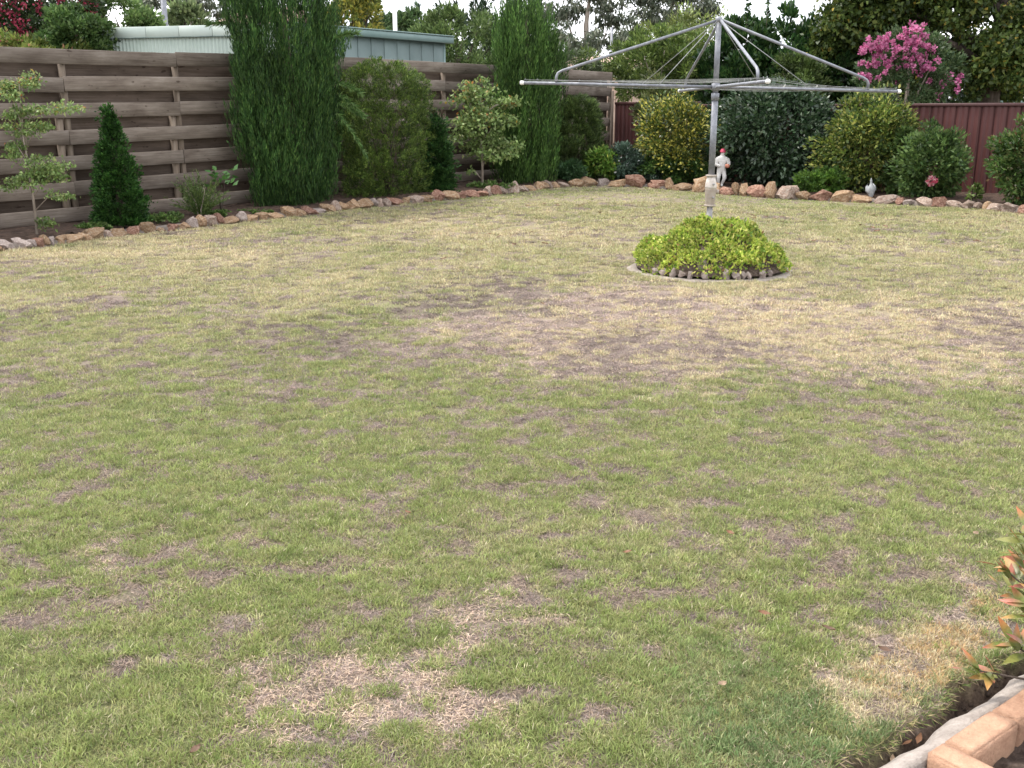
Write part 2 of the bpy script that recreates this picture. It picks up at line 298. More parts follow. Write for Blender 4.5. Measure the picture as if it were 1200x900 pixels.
def maps(x, y):
    """green: 0 straw .. 1 green ; bare: 0 turf .. 1 dead thatch"""
    n = len(x); g1 = rng.normal(0, 1, n); g2 = rng.normal(0, 1, n)
    jx = x + (fbm(x, y, 1.6, 2, 4) - .5) * 1.6 + g1 * .16; jy = y + (fbm(x, y, 1.3, 9, 4) - .5) * 2.2 + g2 * .3
    nx = x + (fbm(x, y, 4, 3, 4) - .5) * 0.55 + g1 * .035; ny = y + (fbm(x, y, 4, 14, 4) - .5) * 0.55 + g2 * .045
    far = sstep((y - 6.0) / 5.0)
    green = 0.98 - 0.52 * far + (fbm(x, y, 0.55, 21) - 0.5) * 0.75 + (fbm(x, y, 3.0, 23) - .5) * 0.5
    green += 0.30 * sstep((y - 15.0) / 5.0)
    # pale green strip in front of the stones at the back, richer green near the house
    green += 0.18 * sstep((4.0 - y) / 1.5)
    dry = inpoly(jx, jy, DRY_POLY)
    green = np.where(dry, green * 0.22 - 0.02, green)
    sy_ = 1.4                                     # gaps run a little wider than deep
    tuft = fbm(x, y * sy_, 12.0, 31, 3)
    tuft2 = fbm(x, y * sy_, 24.0, 37, 2)
    b = tuft * 0.62 + tuft2 * 0.38
    thr = 0.468 - 0.03 * far + (fbm(x, y, 1.1, 41) - .5) * 0.26 + 0.02 * sstep((-.1 - x) / 1.0) * sstep((5.5 - y) / 2)
    thr = np.where(dry, thr + 0.06, thr)
    dark = np.zeros(n)
    for P in BAND_POLYS:
        q = inpoly(jx, jy, P); thr = np.where(q, thr + 0.08, thr); dark = np.where(q, 1.0, dark)
    worn = np.zeros(n)
    for P in PATCH_POLYS:
        q = inpoly(nx, ny, P); thr = np.where(q, thr + 0.13, thr); worn = np.where(q, 1.0, worn)
    st = inpoly(nx, ny, STRAW_POLY); green = np.where(st, green * 0.12 - 0.1, green)
    shade_lush = sstep((2.95 - y + (fbm(x, y, 2.0, 97) - .5) * .5) / 0.4) * sstep((x - 0.25) / 0.35) * (~st)  # soft foreground shade at lower right, drawn as greener, darker grass
    thr = thr - 0.14 * shade_lush; green = green + 0.25 * shade_lush
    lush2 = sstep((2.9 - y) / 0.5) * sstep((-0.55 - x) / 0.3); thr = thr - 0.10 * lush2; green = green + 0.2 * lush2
    bare = np.clip((thr - b) / 0.028 + 0.3, 0, 1)
    return np.clip(green, 0, 1), bare, dark, np.maximum(worn, dry * .8), shade_lush

# garden corner frame (brick planter, concrete strip and trench at the lower right)
OB = G(1087, 876, 0.07); UB = (G(1199, 802, 0.07) - OB); UB.z = 0; UB.normalize(); VB = Vector((UB.y, -UB.x, 0))
def edge_coords(x, y):
    dx = x - OB.x; dy = y - OB.y
    return dx * UB.x + dy * UB.y, dx * VB.x + dy * VB.y      # along, into the planter
TR0, TR1 = -0.155, -0.085                                     # lawn edge / concrete edge across the trench
def trench_edge(s): return TR0 + 0.02 * np.sin(s * 9.0) + 0.014 * np.sin(s * 23.0 + 1.0) + 0.03 * sstep((0.1 - s) / 0.3)

MOUND = G(831, 316); MOUND_R = 0.83
ROCK_PX = [(-140, 312), (-60, 303), (0, 294), (60, 287), (120, 278), (200, 270), (260, 262), (330, 255), (400, 246), (470, 239), (530, 233), (600, 226), (650, 220), (690, 218), (730, 219), (760, 220), (800, 223), (850, 228), (900, 232), (960, 235), (1040, 239), (1100, 242), (1160, 246), (1200, 250), (1280, 257), (1400, 268)]
ROCK_W = [G(a, b) for a, b in ROCK_PX]
RPX = np.array([p.x for p in ROCK_W]); RPY = np.array([p.y for p in ROCK_W])
def bed_depth(x, y):                                          # >0 inside the garden bed (behind the stone edging)
    best = np.full(np.shape(x), 1e9); sgn = np.zeros(np.shape(x))
    for i in range(len(RPX) - 1):
        ax, ay, bx, by = RPX[i], RPY[i], RPX[i + 1], RPY[i + 1]
        dx, dy = bx - ax, by - ay; t = np.clip(((x - ax) * dx + (y - ay) * dy) / (dx * dx + dy * dy), 0, 1)
        ex = x - ax - t * dx; ey = y - ay - t * dy; d = np.hypot(ex, ey); s = np.sign(dx * ey - dy * ex)
        m = d < best; best = np.where(m, d, best); sgn = np.where(m, s, sgn)
    return best * sgn

# ------------------------------------------------------------------ ground sheets
def axis(parts): return np.unique(np.round(np.concatenate(parts), 4))
gx = axis([[-400, -150, -60, -25, -14], np.arange(-11, 0.75, 0.16), np.arange(0.75, 2.3, 0.028), np.arange(2.3, 12, 0.16), [14, 25, 60, 150, 400]])
gy = axis([[-400, -150, -50, -15, -5, -1, 0.5], np.arange(1.2, 1.8, 0.1), np.arange(1.8, 3.6, 0.034), np.arange(3.6, 24, 0.13), [25, 26, 28, 32, 40, 55, 70, 150, 400, 900]])
X, Y = np.meshgrid(gx, gy); x = X.ravel(); y = Y.ravel()
s_, d_ = edge_coords(x, y)
near = (np.abs(s_) < 1.6) & (d_ < 1.2)
tr = sstep((d_ - trench_edge(s_)) / 0.03) * near; trc = sstep((d_ - trench_edge(s_) + .012) / 0.03) * near
z = gz(x, y) + (fbm(x, y, 2.2, 50) - .5) * 0.03 * ((y < 24) & (y > 1)) - 0.075 * tr
gr_, ba_, da_, wo_m, shade_map = maps(x, y)
soilc = np.array([0.085, 0.06, 0.047]); thatch = np.array([0.31, 0.24, 0.205]); turf = np.array([0.165, 0.19, 0.07]); straw = np.array([0.52, 0.43, 0.27])
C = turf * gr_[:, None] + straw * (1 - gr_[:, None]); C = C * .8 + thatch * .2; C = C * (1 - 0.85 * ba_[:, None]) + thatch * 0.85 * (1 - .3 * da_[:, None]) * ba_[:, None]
C = C * 0.72 * (1 - trc[:, None]) + soilc * trc[:, None]
nx_, ny_ = len(gx), len(gy); idx = np.arange(nx_ * ny_).reshape(ny_, nx_)
F = np.stack([idx[:-1, :-1], idx[:-1, 1:], idx[1:, 1:], idx[1:, :-1]], -1).reshape(-1, 4)
me = np_mesh('lawn', np.stack([x, y, z], 1), F, None, C, True)
m, t, p = new_mat('lawn_ground')
at = N(t, 'ShaderNodeAttribute'); at.attribute_name = 'Col'; tc = N(t, 'ShaderNodeTexCoord')
n1 = N(t, 'ShaderNodeTexNoise', Scale=55.0, Detail=8, Roughness=0.7); t.links.new(tc.outputs['Object'], n1.inputs['Vector'])
mr = N(t, 'ShaderNodeMapRange'); mr.inputs['From Min'].default_value = 0.3; mr.inputs['From Max'].default_value = 0.7; mr.inputs['To Min'].default_value = 0.45; mr.inputs['To Max'].default_value = 1.35
t.links.new(n1.outputs['Fac'], mr.inputs['Value'])
hs = N(t, 'ShaderNodeHueSaturation'); t.links.new(at.outputs['Color'], hs.inputs['Color']); t.links.new(mr.outputs[0], hs.inputs['Value']); t.links.new(hs.outputs[0], p.inputs['Base Color'])
p.inputs['Roughness'].default_value = 0.95; p.inputs['Specular IOR Level'].default_value = 0.15
bp = N(t, 'ShaderNodeBump', Strength=0.8, Distance=0.02); t.links.new(n1.outputs['Fac'], bp.inputs['Height']); t.links.new(bp.outputs[0], p.inputs['Normal'])
lawn = link('lawn', me, m); lawn['kind'] = 'structure'

# garden bed behind the stones
bx = axis([np.arange(-11, 12.5, 0.22)]); by = axis([np.arange(10.5, 27.5, 0.22)])
X, Y = np.meshgrid(bx, by); x = X.ravel(); y = Y.ravel(); bd = bed_depth(x, y)
z = gz(x, y) - 0.03 + 0.14 * sstep((bd + 0.05) / 0.25) + (fbm(x, y, 2.5, 61) - .5) * 0.07
idx = np.arange(len(x)).reshape(len(by), len(bx)); F = np.stack([idx[:-1, :-1], idx[:-1, 1:], idx[1:, 1:], idx[1:, :-1]], -1).reshape(-1, 4)
keep = (bd[F].min(1) > -0.12) & (bd[F].max(1) < 3.6); F = F[keep]
used = np.unique(F); rm = np.full(len(x), -1); rm[used] = np.arange(len(used))
bed = link('garden_bed', np_mesh('garden_bed', np.stack([x, y, z], 1)[used], rm[F], None, None, True), M['mulch']); bed['kind'] = 'structure'
def bedz(x, y): return float(gz(x, y)) + 0.10

# ------------------------------------------------------------------ grass blades
def grass():
    V = []; T = []; Q = []; C = []; off = 0
    def keepmask(x, y, far):
        s, d = edge_coords(x, y); te = trench_edge(s)
        k = ~((d > te - 0.004) & (np.abs(s) < 1.6) & (d < 1.2)); k &= np.hypot(x - MOUND.x, y - MOUND.y) > MOUND_R - 0.005
        if far: k &= bed_depth(x, y) < -0.02
        return k, np.clip(1 - (te - d) / 0.09, 0, 1) * (np.abs(s) < 1.6) * (y < 4)
    def dens(Y): return np.where(Y < 4, 1.0, (4 / Y) ** 1.45)
    # bands: y0, y1, tufts per m2 at 4 m, blades per tuft
    for y0, y1, td, bt in [(1.9, 2.7, 1500, 27), (2.7, 3.6, 1500, 26), (3.6, 4.8, 1400, 23), (4.8, 6.2, 1250, 22), (6.2, 8.2, 1050, 17), (8.2, 11, 760, 12), (11, 15, 760, 11), (15, 19.5, 800, 11), (19.5, 24, 800, 11)]:
        w1 = 0.535 * y1 + 0.45; dm = float(dens(np.array(y0))) * td; nt_ = int(2 * w1 * (y1 - y0) * dm)
        tx = rng.uniform(-w1, w1, nt_); ty = rng.uniform(y0, y1, nt_)
        k = (rng.random(nt_) < dens(ty) * td / dm) & (np.abs(tx) < 0.535 * ty + 0.45); tx, ty = tx[k], ty[k]; nt_ = len(tx)
        g, b, dk, wn_, shade_map = maps(tx, ty)
        tdead = rng.random(nt_) < b * 0.97
        tbr = rng.uniform(0.74, 1.26, nt_); thue = rng.random(nt_); tg = g + rng.normal(0, 0.2, nt_)
        tr_ = rng.uniform(0.013, 0.030, nt_) * np.clip(ty / 4, 1, 3.2) ** 0.6
        th = rng.uniform(0.75, 1.3, nt_) * (0.75 + 0.5 * fbm(tx, ty, 3.0, 71))
        cnt = rng.integers(int(bt * .6), int(bt * 1.4), nt_); cnt = np.where(tdead, (cnt * 0.8).astype(int), cnt)
        ti = np.repeat(np.arange(nt_), cnt); n = len(ti)
        a = rng.uniform(0, 2 * np.pi, n); rr = np.sqrt(rng.random(n)) * 1.25; rad = rr * tr_[ti] * np.where(tdead[ti], 1.5, 1)
        x = tx[ti] + np.cos(a) * rad; y = ty[ti] + np.sin(a) * rad
        k, edge = keepmask(x, y, y1 > 11); x, y, a, rr, ti, edge = [q[k] for q in (x, y, a, rr, ti, edge)]; n = len(x)
        dead = tdead[ti] | (rng.random(n) < 0.07); gg = np.clip(tg[ti] + rng.normal(0, .14, n), 0, 1)
        L = rng.uniform(0.013, 0.029, n) * th[ti] * (0.72 + 0.33 * gg) * (1 + 0.5 * edge)
        L = np.where(dead, rng.uniform(0.012, 0.032, n), L) * np.clip(y / 7, 1, 1.5)
        az = a + rng.normal(0, 0.75, n)
        tilt = np.clip(0.12 + 0.62 * rr + rng.normal(0, .25, n), 0.05, 1.4); tilt = np.where(dead, rng.uniform(1.12, 1.54, n), tilt)
        az = np.where(dead, rng.uniform(0, 6.283, n), az)
        wd = np.maximum(rng.uniform(0.0021, 0.0036, n), y * 0.00055) * np.where(dead, 0.8, 1)
        hue = np.clip(thue[ti] * .6 + rng.random(n) * .4, 0, 1)[:, None]; gm = gg[:, None]
        shade_amt = shade_map[ti][:, None]; cg = (np.array([0.168, 0.24, 0.07]) * (1 - hue) + np.array([0.375, 0.405, 0.148]) * hue) * (1 - shade_amt * np.array([.4, .28, .14]))  # blade colour darkened here to stand in for the foreground shade
        cy = np.array([0.49, 0.44, 0.235]) * (1 - hue) + np.array([0.70, 0.575, 0.39]) * hue
        cy = cy * (1 - (wn_[ti] * (ty[ti] > 5))[:, None] * np.array([.0, .09, .02])); c = cg * gm + cy * (1 - gm)
        hd = rng.random(n)[:, None]
        cd = np.array([0.30, 0.225, 0.185]) * (1 - hd) + np.array([0.60, 0.48, 0.395]) * hd
        cd = cd * (1 - .35 * gm) + np.array([0.56, 0.40, 0.24]) * .35 * gm
        cd = np.where((rng.random(n) < 0.22)[:, None], cd * 0.4, cd) * (1 - .3 * dk[ti])[:, None] * (.68 + .5 * wn_[ti])[:, None]
        stw = (inpoly(tx, ty, STRAW_POLY) & (ty < 4))[ti][:, None]; c = np.where(stw & (gm < .3), c * np.array([1.0, .82, .74]), c)
        c = np.where(dead[:, None], cd, c)
        pale = (rng.random(n) < 0.03)[:, None] & ~dead[:, None]; c = np.where(pale, np.array([0.62, 0.55, 0.38]), c)
        c = c * (rng.uniform(0.85, 1.15, n) * tbr[ti])[:, None]
        z = gz(x, y) + (fbm(x, y, 2.2, 50) - .5) * 0.03 - 0.002
        st, ct = np.sin(tilt), np.cos(tilt); dx, dy = np.cos(az), np.sin(az)
        P = np.stack([x, y, z], 1); P[:, 2] += np.where(dead, rng.uniform(0.001, 0.010, n), 0)
        tw = rng.uniform(0, np.pi, n)
        side = np.stack([-dy * np.cos(tw) + dx * np.sin(tw), dx * np.cos(tw) + dy * np.sin(tw), np.zeros(n)], 1) * (wd * .5)[:, None]
        if y1 <= 4.8:
            tl2 = np.where(dead, tilt, tilt * .4); mid = P + np.stack([dx * np.sin(tl2), dy * np.sin(tl2), np.cos(tl2)], 1) * (L * 0.5)[:, None]
            curl = rng.normal(0, 0.45, n)
            tip = mid + np.stack([dx * st - dy * curl, dy * st + dx * curl, ct * 1.0 - 0.15], 1) * (L * 0.55)[:, None]
            tip[:, 2] = np.maximum(tip[:, 2], z + 0.002)
            v = np.stack([P, mid + side, tip, mid - side], 1).reshape(-1, 3)
            i = np.arange(n)[:, None] * 4 + off; Q.append(i + np.array([[0, 1, 2, 3]])); kk = 4
        else:
            tip = P + np.stack([dx * st, dy * st, ct], 1) * L[:, None]
            v = np.stack([P - side * 1.3, P + side * 1.3, tip], 1).reshape(-1, 3)
            i = np.arange(n)[:, None] * 3 + off; T.append(i + np.array([[0, 1, 2]])); kk = 3
        V.append(v); C.append(np.repeat(c, kk, 0)); off += len(v)
    V = np.concatenate(V); C = np.concatenate(C); T = np.concatenate(T); Q = np.concatenate(Q)
    print('grass tris', len(T) + 2 * len(Q))
    o = link('grass', np_mesh('grass', V, Q, T, C), M['grass'])
    o['kind'] = 'stuff'; tag(o, 'short patchy lawn grass, green and straw coloured with bare thatch', 'grass')
grass()

def turf_mat():
    m = leaf_mat('turf_stubble', 0.65, 0.2, 0.2, 0.1); t = m.node_tree
    at = [n for n in t.nodes if n.type == 'ATTRIBUTE'][0]; hs = [n for n in t.nodes if n.type == 'HUE_SAT'][0]
    a2 = N(t, 'ShaderNodeAttribute'); a2.attribute_type = 'INSTANCER'; a2.attribute_name = 'tint'
    mx = N(t, 'ShaderNodeMixRGB'); mx.blend_type = 'MULTIPLY'; mx.inputs[0].default_value = 1.0
    t.links.new(at.outputs['Color'], mx.inputs[1]); t.links.new(a2.outputs['Color'], mx.inputs[2]); t.links.new(mx.outputs[0], hs.inputs['Color'])
    return m
def turf():
    """short stubble and thatch between the longer blades: tiny patches set out over the near lawn"""
    TM = turf_mat(); tm = []
    for q in range(3):
        n = 130; r = 0.036 * np.sqrt(rng.random(n)); a = rng.uniform(0, 6.283, n); P = np.stack([r * np.cos(a), r * np.sin(a), rng.uniform(-.002, .004, n)], 1)
        az = rng.uniform(0, 6.283, n); tl = rng.uniform(.5, 1.5, n); L = rng.uniform(.008, .022, n)
        D = np.stack([np.cos(az) * np.sin(tl), np.sin(az) * np.sin(tl), np.cos(tl)], 1); S = np.stack([-np.sin(az), np.cos(az), rng.normal(0, .3, n)], 1) * rng.uniform(.0007, .0013, n)[:, None]
        v = np.stack([P - S, P + S, P + D * L[:, None]], 1).reshape(-1, 3); g = rng.uniform(.45, 1.35, n)[:, None] * np.array([1, 1, 1]) * rng.uniform(.9, 1.1, (n, 3))
        me = np_mesh('turf_patch', v, None, np.arange(3 * n).reshape(-1, 3), np.repeat(g, 3, 0)); me.materials.append(TM); tm.append(me)
    X = []; Yv = []; S = []
    for y0, y1, dn, sc in ((1.9, 3.4, 620, 1.0), (3.4, 5.2, 480, 1.1), (5.2, 8, 260, 1.35), (8, 12, 110, 1.9), (12, 18, 48, 2.6)):
        w1 = .535 * y1 + 1.3; n = int(2 * w1 * (y1 - y0) * dn); x = rng.uniform(-w1, w1, n); y = rng.uniform(y0, y1, n); k = np.abs(x) < .535 * y + 1.3
        X.append(x[k]); Yv.append(y[k]); S.append(np.full(k.sum(), sc))
    x = np.concatenate(X); y = np.concatenate(Yv); sc = np.concatenate(S) * rng.uniform(.8, 1.25, len(x))
    s, d = edge_coords(x, y); k = ~((d > trench_edge(s) - .03) & (np.abs(s) < 1.6) & (d < 1.2)) & (np.hypot(x - MOUND.x, y - MOUND.y) > MOUND_R + .03) & (bed_depth(x, y) < -.15)
    x, y, sc = x[k], y[k], sc[k]; n = len(x); g, b, dk, wn_, shade_map = maps(x, y); h = rng.random(n)[:, None]; g = np.clip(g + rng.normal(0, .15, n), 0, 1)[:, None]
    c = (np.array([.165, .208, .068]) * (1 - h) + np.array([.315, .315, .128]) * h) * g + np.array([.57, .475, .31]) * (1 - g)
    cd = (np.array([.225, .172, .152]) * (1 - h) + np.array([.5, .395, .35]) * h) * ((1 - .25 * dk) * (.7 + .3 * wn_))[:, None]
    b = (rng.random(n) < b)[:, None]; c = np.where(b, cd, c)
    z = gz(x, y) + (fbm(x, y, 2.2, 50) - .5) * .03
    me = bpy.data.meshes.new('turf_stubble'); me.vertices.add(n); me.vertices.foreach_set('co', np.stack([x, y, z], 1).astype(np.float32).ravel())
    at = me.attributes.new('tint', 'FLOAT_COLOR', 'POINT'); at.data.foreach_set('color', np.concatenate([c, np.ones((n, 1))], 1).astype(np.float32).ravel())
    at = me.attributes.new('size', 'FLOAT_VECTOR', 'POINT'); at.data.foreach_set('vector', np.stack([sc, sc, sc * np.where(b[:, 0], .55, 1.0)], 1).astype(np.float32).ravel())
    at = me.attributes.new('turn', 'FLOAT_VECTOR', 'POINT'); at.data.foreach_set('vector', np.stack([x * 0, x * 0, rng.uniform(0, 6.283, n)], 1).astype(np.float32).ravel())
    at = me.attributes.new('pick', 'INT', 'POINT'); at.data.foreach_set('value', rng.integers(0, 3, n).astype(np.int32))
    o = link('turf_stubble', me); o['kind'] = 'stuff'; tag(o, 'short stubble and dead thatch between the longer grass of the lawn', 'grass')
    tmpl = []
    for q, m_ in enumerate(tm):                      # three of the patches lie on the lawn as objects; the rest repeat them
        p_ = (-.5 + .5 * q, 3.0 + .3 * q); t_ = link('turf_patch', m_, None, None, (p_[0], p_[1], float(gz(*p_)) - .004)); t_['kind'] = 'stuff'; tag(t_, 'small patch of short stubble in the lawn', 'grass', 'stubble patches in the lawn'); tmpl.append(t_)
    ng = bpy.data.node_groups.new('set_out_turf', 'GeometryNodeTree'); ng.interface.new_socket('Geometry', in_out='INPUT', socket_type='NodeSocketGeometry'); ng.interface.new_socket('Geometry', in_out='OUTPUT', socket_type='NodeSocketGeometry')
    gi = ng.nodes.new('NodeGroupInput'); go = ng.nodes.new('NodeGroupOutput'); jn = ng.nodes.new('GeometryNodeGeometryToInstance')
    for t_ in reversed(tmpl):
        oi = ng.nodes.new('GeometryNodeObjectInfo'); oi.inputs['Object'].default_value = t_; ng.links.new(oi.outputs['Geometry'], jn.inputs[0])
    ip = ng.nodes.new('GeometryNodeInstanceOnPoints'); ip.inputs['Pick Instance'].default_value = True
    def attr(nm, ty):
        a = ng.nodes.new('GeometryNodeInputNamedAttribute'); a.data_type = ty; a.inputs['Name'].default_value = nm; return [q for q in a.outputs if q.enabled and q.name == 'Attribute'][0]
    mp = ng.nodes.new('GeometryNodeMeshToPoints'); ng.links.new(gi.outputs[0], mp.inputs[0]); ng.links.new(mp.outputs[0], ip.inputs['Points']); ng.links.new(jn.outputs[0], ip.inputs['Instance'])
    ng.links.new(attr('pick', 'INT'), ip.inputs['Instance Index']); ng.links.new(attr('turn', 'FLOAT_VECTOR'), ip.inputs['Rotation']); ng.links.new(attr('size', 'FLOAT_VECTOR'), ip.inputs['Scale'])
    ng.links.new(ip.outputs[0], go.inputs[0])
    md = o.modifiers.new('turf', 'NODES'); md.node_group = ng
turf()

# ------------------------------------------------------------------ foliage builders
def unit(a): return a / (np.linalg.norm(a, axis=1, keepdims=True) + 1e-9)
def leaves(mb, P, D, L, W, Cc, fold=0.18):
    n = len(P); D = unit(D); r = rng.normal(size=(n, 3)); S = unit(np.cross(D, r)); Nn = np.cross(S, D)
    L = np.broadcast_to(L, (n,))[:, None]; W = np.broadcast_to(W, (n,))[:, None]
    mid = P + D * L * 0.45 + Nn * W * fold
    v = np.stack([P, mid + S * W * 0.5, P + D * L, mid - S * W * 0.5], 1).reshape(-1, 3)
    f = np.arange(n)[:, None] * 4 + np.array([[0, 1, 2, 3]])
    mb.add(v, f, None, np.repeat(Cc, 4, 0))
def palette(n, cols, w=None, jit=0.22):
    cols = np.array(cols, float); k = rng.choice(len(cols), n, p=None if w is None else np.array(w) / sum(w))
    return cols[k] * rng.uniform(1 - jit, 1 + jit, n)[:, None]
def sphere_dirs(n):
    v = rng.normal(size=(n, 3)); return unit(v)

def shrub_cloud(rx, ry, rz, cz, n, leaf, cols, w=None, clumps=90, cr=0.28, lumps=0.22, aspect=0.5, droop=0.0, up=0.3, flat_bottom=0.0, seed=0, hollow=0.45, top_cone=0.0):
    """leaf quads clumped through an uneven ellipsoid; cz = centre height"""
    mb = MB(); d = sphere_dirs(clumps)
    bump = 1 + lumps * (vnoise3(d * 1.0 + 5 + seed, 2.1, seed) - 0.5) * 2.4
    rad = rng.uniform(hollow, 1.0, clumps) ** 0.6 * bump
    rad = np.where(rng.random(clumps) < .1, rad * 1.16, rad)
    c = d * rad[:, None]; c[:, 2] = np.where(c[:, 2] < -1 + flat_bottom, -1 + flat_bottom + rng.uniform(0, .25, clumps), c[:, 2])
    if top_cone: c[:, :2] *= (1 - top_cone * np.clip((c[:, 2] + 1) / 2, 0, 1))[:, None]
    per = rng.multinomial(n, np.ones(clumps) / clumps); k = np.repeat(np.arange(clumps), per)
    q = rng.normal(size=(n, 3)); q = unit(q) * (rng.random(n) ** 0.5)[:, None]
    size = rng.uniform(0.6, 1.25, clumps)[k] * cr
    Rr = min(rx, ry, rz)
    P = c[k] * np.array([rx, ry, rz]) + q * size[:, None] * Rr * np.array([1, 1, 0.8])
    P[:, 2] += cz
    D = unit(q) * 0.8 + unit(c[k]) * 0.6 + rng.normal(size=(n, 3)) * 0.5; D[:, 2] += up - droop
    tint = rng.uniform(0.62, 1.38, clumps)[k]
    Cc = palette(n, cols, w) * tint[:, None]
    Lf = leaf * rng.uniform(0.65, 1.3, n)
    leaves(mb, P, D, Lf, Lf * aspect, Cc)
    return mb

def profile_cloud(prof, h, n, L, W, cols, w=None, out=0.35, lump=0.15, depth=0.35, upw=1.0, seed=0, sx=1.0, sy=1.0, flutes=7, flute=0.1, wob=0.25, spires=0.0, blen=0.3, per=46, spread=0.16, fuzz=1.0):
    """conifer or fine-leaved bush: branchlets set over a body of revolution, each carrying fine sprays; prof(t) = radius at height fraction t"""
    mb = MB(); nb = n // per; t = rng.random(nb * 2); a = rng.uniform(0, 2 * np.pi, nb * 2)
    r0 = np.array([prof(q) for q in np.linspace(0, 1, 101)]); rr = np.interp(t, np.linspace(0, 1, 101), r0)
    k = rng.random(nb * 2) < (rr / r0.max() * 0.9 + 0.1); t, a, rr = t[k][:nb], a[k][:nb], rr[k][:nb]; nb = len(t)
    l = 1 + lump * (vnoise(a * 2.2 + seed, t * 7, 1.0, seed) - .5) * 2.2 + lump * 0.7 * (vnoise(a * 6, t * 19 + seed, 1.0, seed + 2) - .5) * 2 + flute * np.sin(a * flutes + 1.3 * np.sin(t * 6 + seed) + seed)
    D = np.stack([np.cos(a) * out, np.sin(a) * out, np.full(nb, upw)], 1) + rng.normal(size=(nb, 3)) * wob; D = unit(D)
    bl = blen * rng.uniform(0.55, 1.3, nb)
    rad = np.maximum(rr * l * (1 - depth * rng.random(nb) ** 1.6) - bl * out * 0.55, 0)
    P0 = np.stack([np.cos(a) * rad * sx, np.sin(a) * rad * sy, t * h], 1); P0[:, 2] = np.maximum(P0[:, 2] - bl * 0.75, 0.0)
    if spires: P0[:, 2] *= 1 - spires * np.clip(vnoise(P0[:, 0], P0[:, 1], 3.2 / max(r0.max(), .3), seed + 4) * 1.6 - .45, 0, 1) * sstep((t - .35) / .5)
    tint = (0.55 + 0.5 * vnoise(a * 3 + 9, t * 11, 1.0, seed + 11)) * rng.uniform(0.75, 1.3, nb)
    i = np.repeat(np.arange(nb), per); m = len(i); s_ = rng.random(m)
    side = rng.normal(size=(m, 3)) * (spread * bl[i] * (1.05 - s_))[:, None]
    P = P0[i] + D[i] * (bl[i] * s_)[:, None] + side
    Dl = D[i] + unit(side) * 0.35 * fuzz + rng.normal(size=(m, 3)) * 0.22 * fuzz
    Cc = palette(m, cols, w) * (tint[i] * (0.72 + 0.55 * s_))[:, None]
    P[:, 2] = np.maximum(P[:, 2], 0.0)
    leaves(mb, P, Dl, L * rng.uniform(0.6, 1.35, m) * (1.1 - 0.4 * s_), W * rng.uniform(0.7, 1.3, m), Cc, 0.1)
    return mb

def stems(base_r, h, spread, n=4, kinks=4, seed=0, branch=0):
    mb = MB(); rs = random.Random(seed)
    for i in range(n):
        a = rs.uniform(0, 6.28); p = Vector((math.cos(a) * 0.03 * (n > 1), math.sin(a) * 0.03 * (n > 1), -0.05)); pts = [p]; rad = [base_r]
        for k in range(kinks):
            f = (k + 1) / kinks
            p = Vector((math.cos(a) * spread * f + rs.uniform(-.06, .06) * h * 0.5, math.sin(a) * spread * f + rs.uniform(-.06, .06) * h * 0.5, h * f)); pts.append(p); rad.append(base_r * (1 - 0.75 * f))
        mb.tube(pts, rad, 7)
        for b in range(branch):
            j = rs.randint(1, kinks - 1); q = pts[j]; aa = rs.uniform(0, 6.28); ln = rs.uniform(.25, .5) * h
            mb.tube([q, q + Vector((math.cos(aa) * ln * .5, math.sin(aa) * ln * .5, ln * .35)), q + Vector((math.cos(aa) * ln, math.sin(aa) * ln, ln * .55))], [rad[j] * .55, rad[j] * .4, rad[j] * .12], 6)
    return mb

def plant(name, label, cat, loc, crown_mb, mat, stem_mb=None, smat=None, group=None, crown_name='foliage', stem_name='stem'):
    e = empty(name, loc); tag(e, label, cat, group)
    link(crown_name, crown_mb.mesh(crown_name), M[mat], e)
    if stem_mb is not None: link(stem_name, stem_mb.mesh(stem_name, True), M[smat or 'bark'], e)
    return e
def sz(px, Y): return px * Y * 0.985 / FOC

# ------------------------------------------------------------------ timber fence (hit and miss boards on log posts)
FA = Vector((-6.85, 13.6, 0)); FC = Vector((2.38, 25.75, 0)); FU = (FC - FA).normalized(); FLEN = (FC - FA).length
fence = empty('timber_fence', (FA.x, FA.y, 0), (0, 0, math.atan2(FU.y, FU.x)))
tag(fence, 'tall weathered grey brown timber fence of horizontal boards with gaps', 'fence')
def fz(s): p = FA + FU * s; return float(gz(p.x, p.y))
def board_mesh(k):
    rs = random.Random(k); nseg = 10; V = []; F = []
    for i in range(nseg + 1):
        x = -0.5 + i / nseg; w = rs.uniform(-.002, .002); zt = 0.095 + rs.uniform(-.0015, .0015); zb = -0.095 + rs.uniform(-.0015, .0015)
        c = 0.005
        for yy, zz in ((-.0175, zb + c), (-.0175, zt - c), (-.0175 + c, zt), (.0175 - c, zt), (.0175, zt - c), (.0175, zb + c), (.0175 - c, zb), (-.0175 + c, zb)):
            V.append((x, yy + w, zz))
    for i in range(nseg):
        for j in range(8): F.append((i * 8 + j, i * 8 + (j + 1) % 8, (i + 1) * 8 + (j + 1) % 8, (i + 1) * 8 + j))
    me = np_mesh('board', V, F, [(0, 7, 6), (0, 6, 5), (0, 5, 4), (0, 4, 3), (0, 3, 2), (0, 2, 1)] + [(nseg * 8, nseg * 8 + a, nseg * 8 + a + 1) for a in range(1, 7)])
    # real lengths in the texture: board texture uses x in metres
    return me
BM = [board_mesh(k) for k in range(6)]; BMR = [m_.copy() for m_ in BM]
for m_ in BM: m_.materials.append(M['timber'])
for m_ in BMR: m_.materials.append(M['timber_gap_shade'])
POST_S = [-4.8, -2.8, -0.8, 1.16, 2.98, 5.0, 7.05, 9.07, 11.1, 13.15, 15.2]
def slope(s): return (fz(s + 0.5) - fz(s - 0.5))
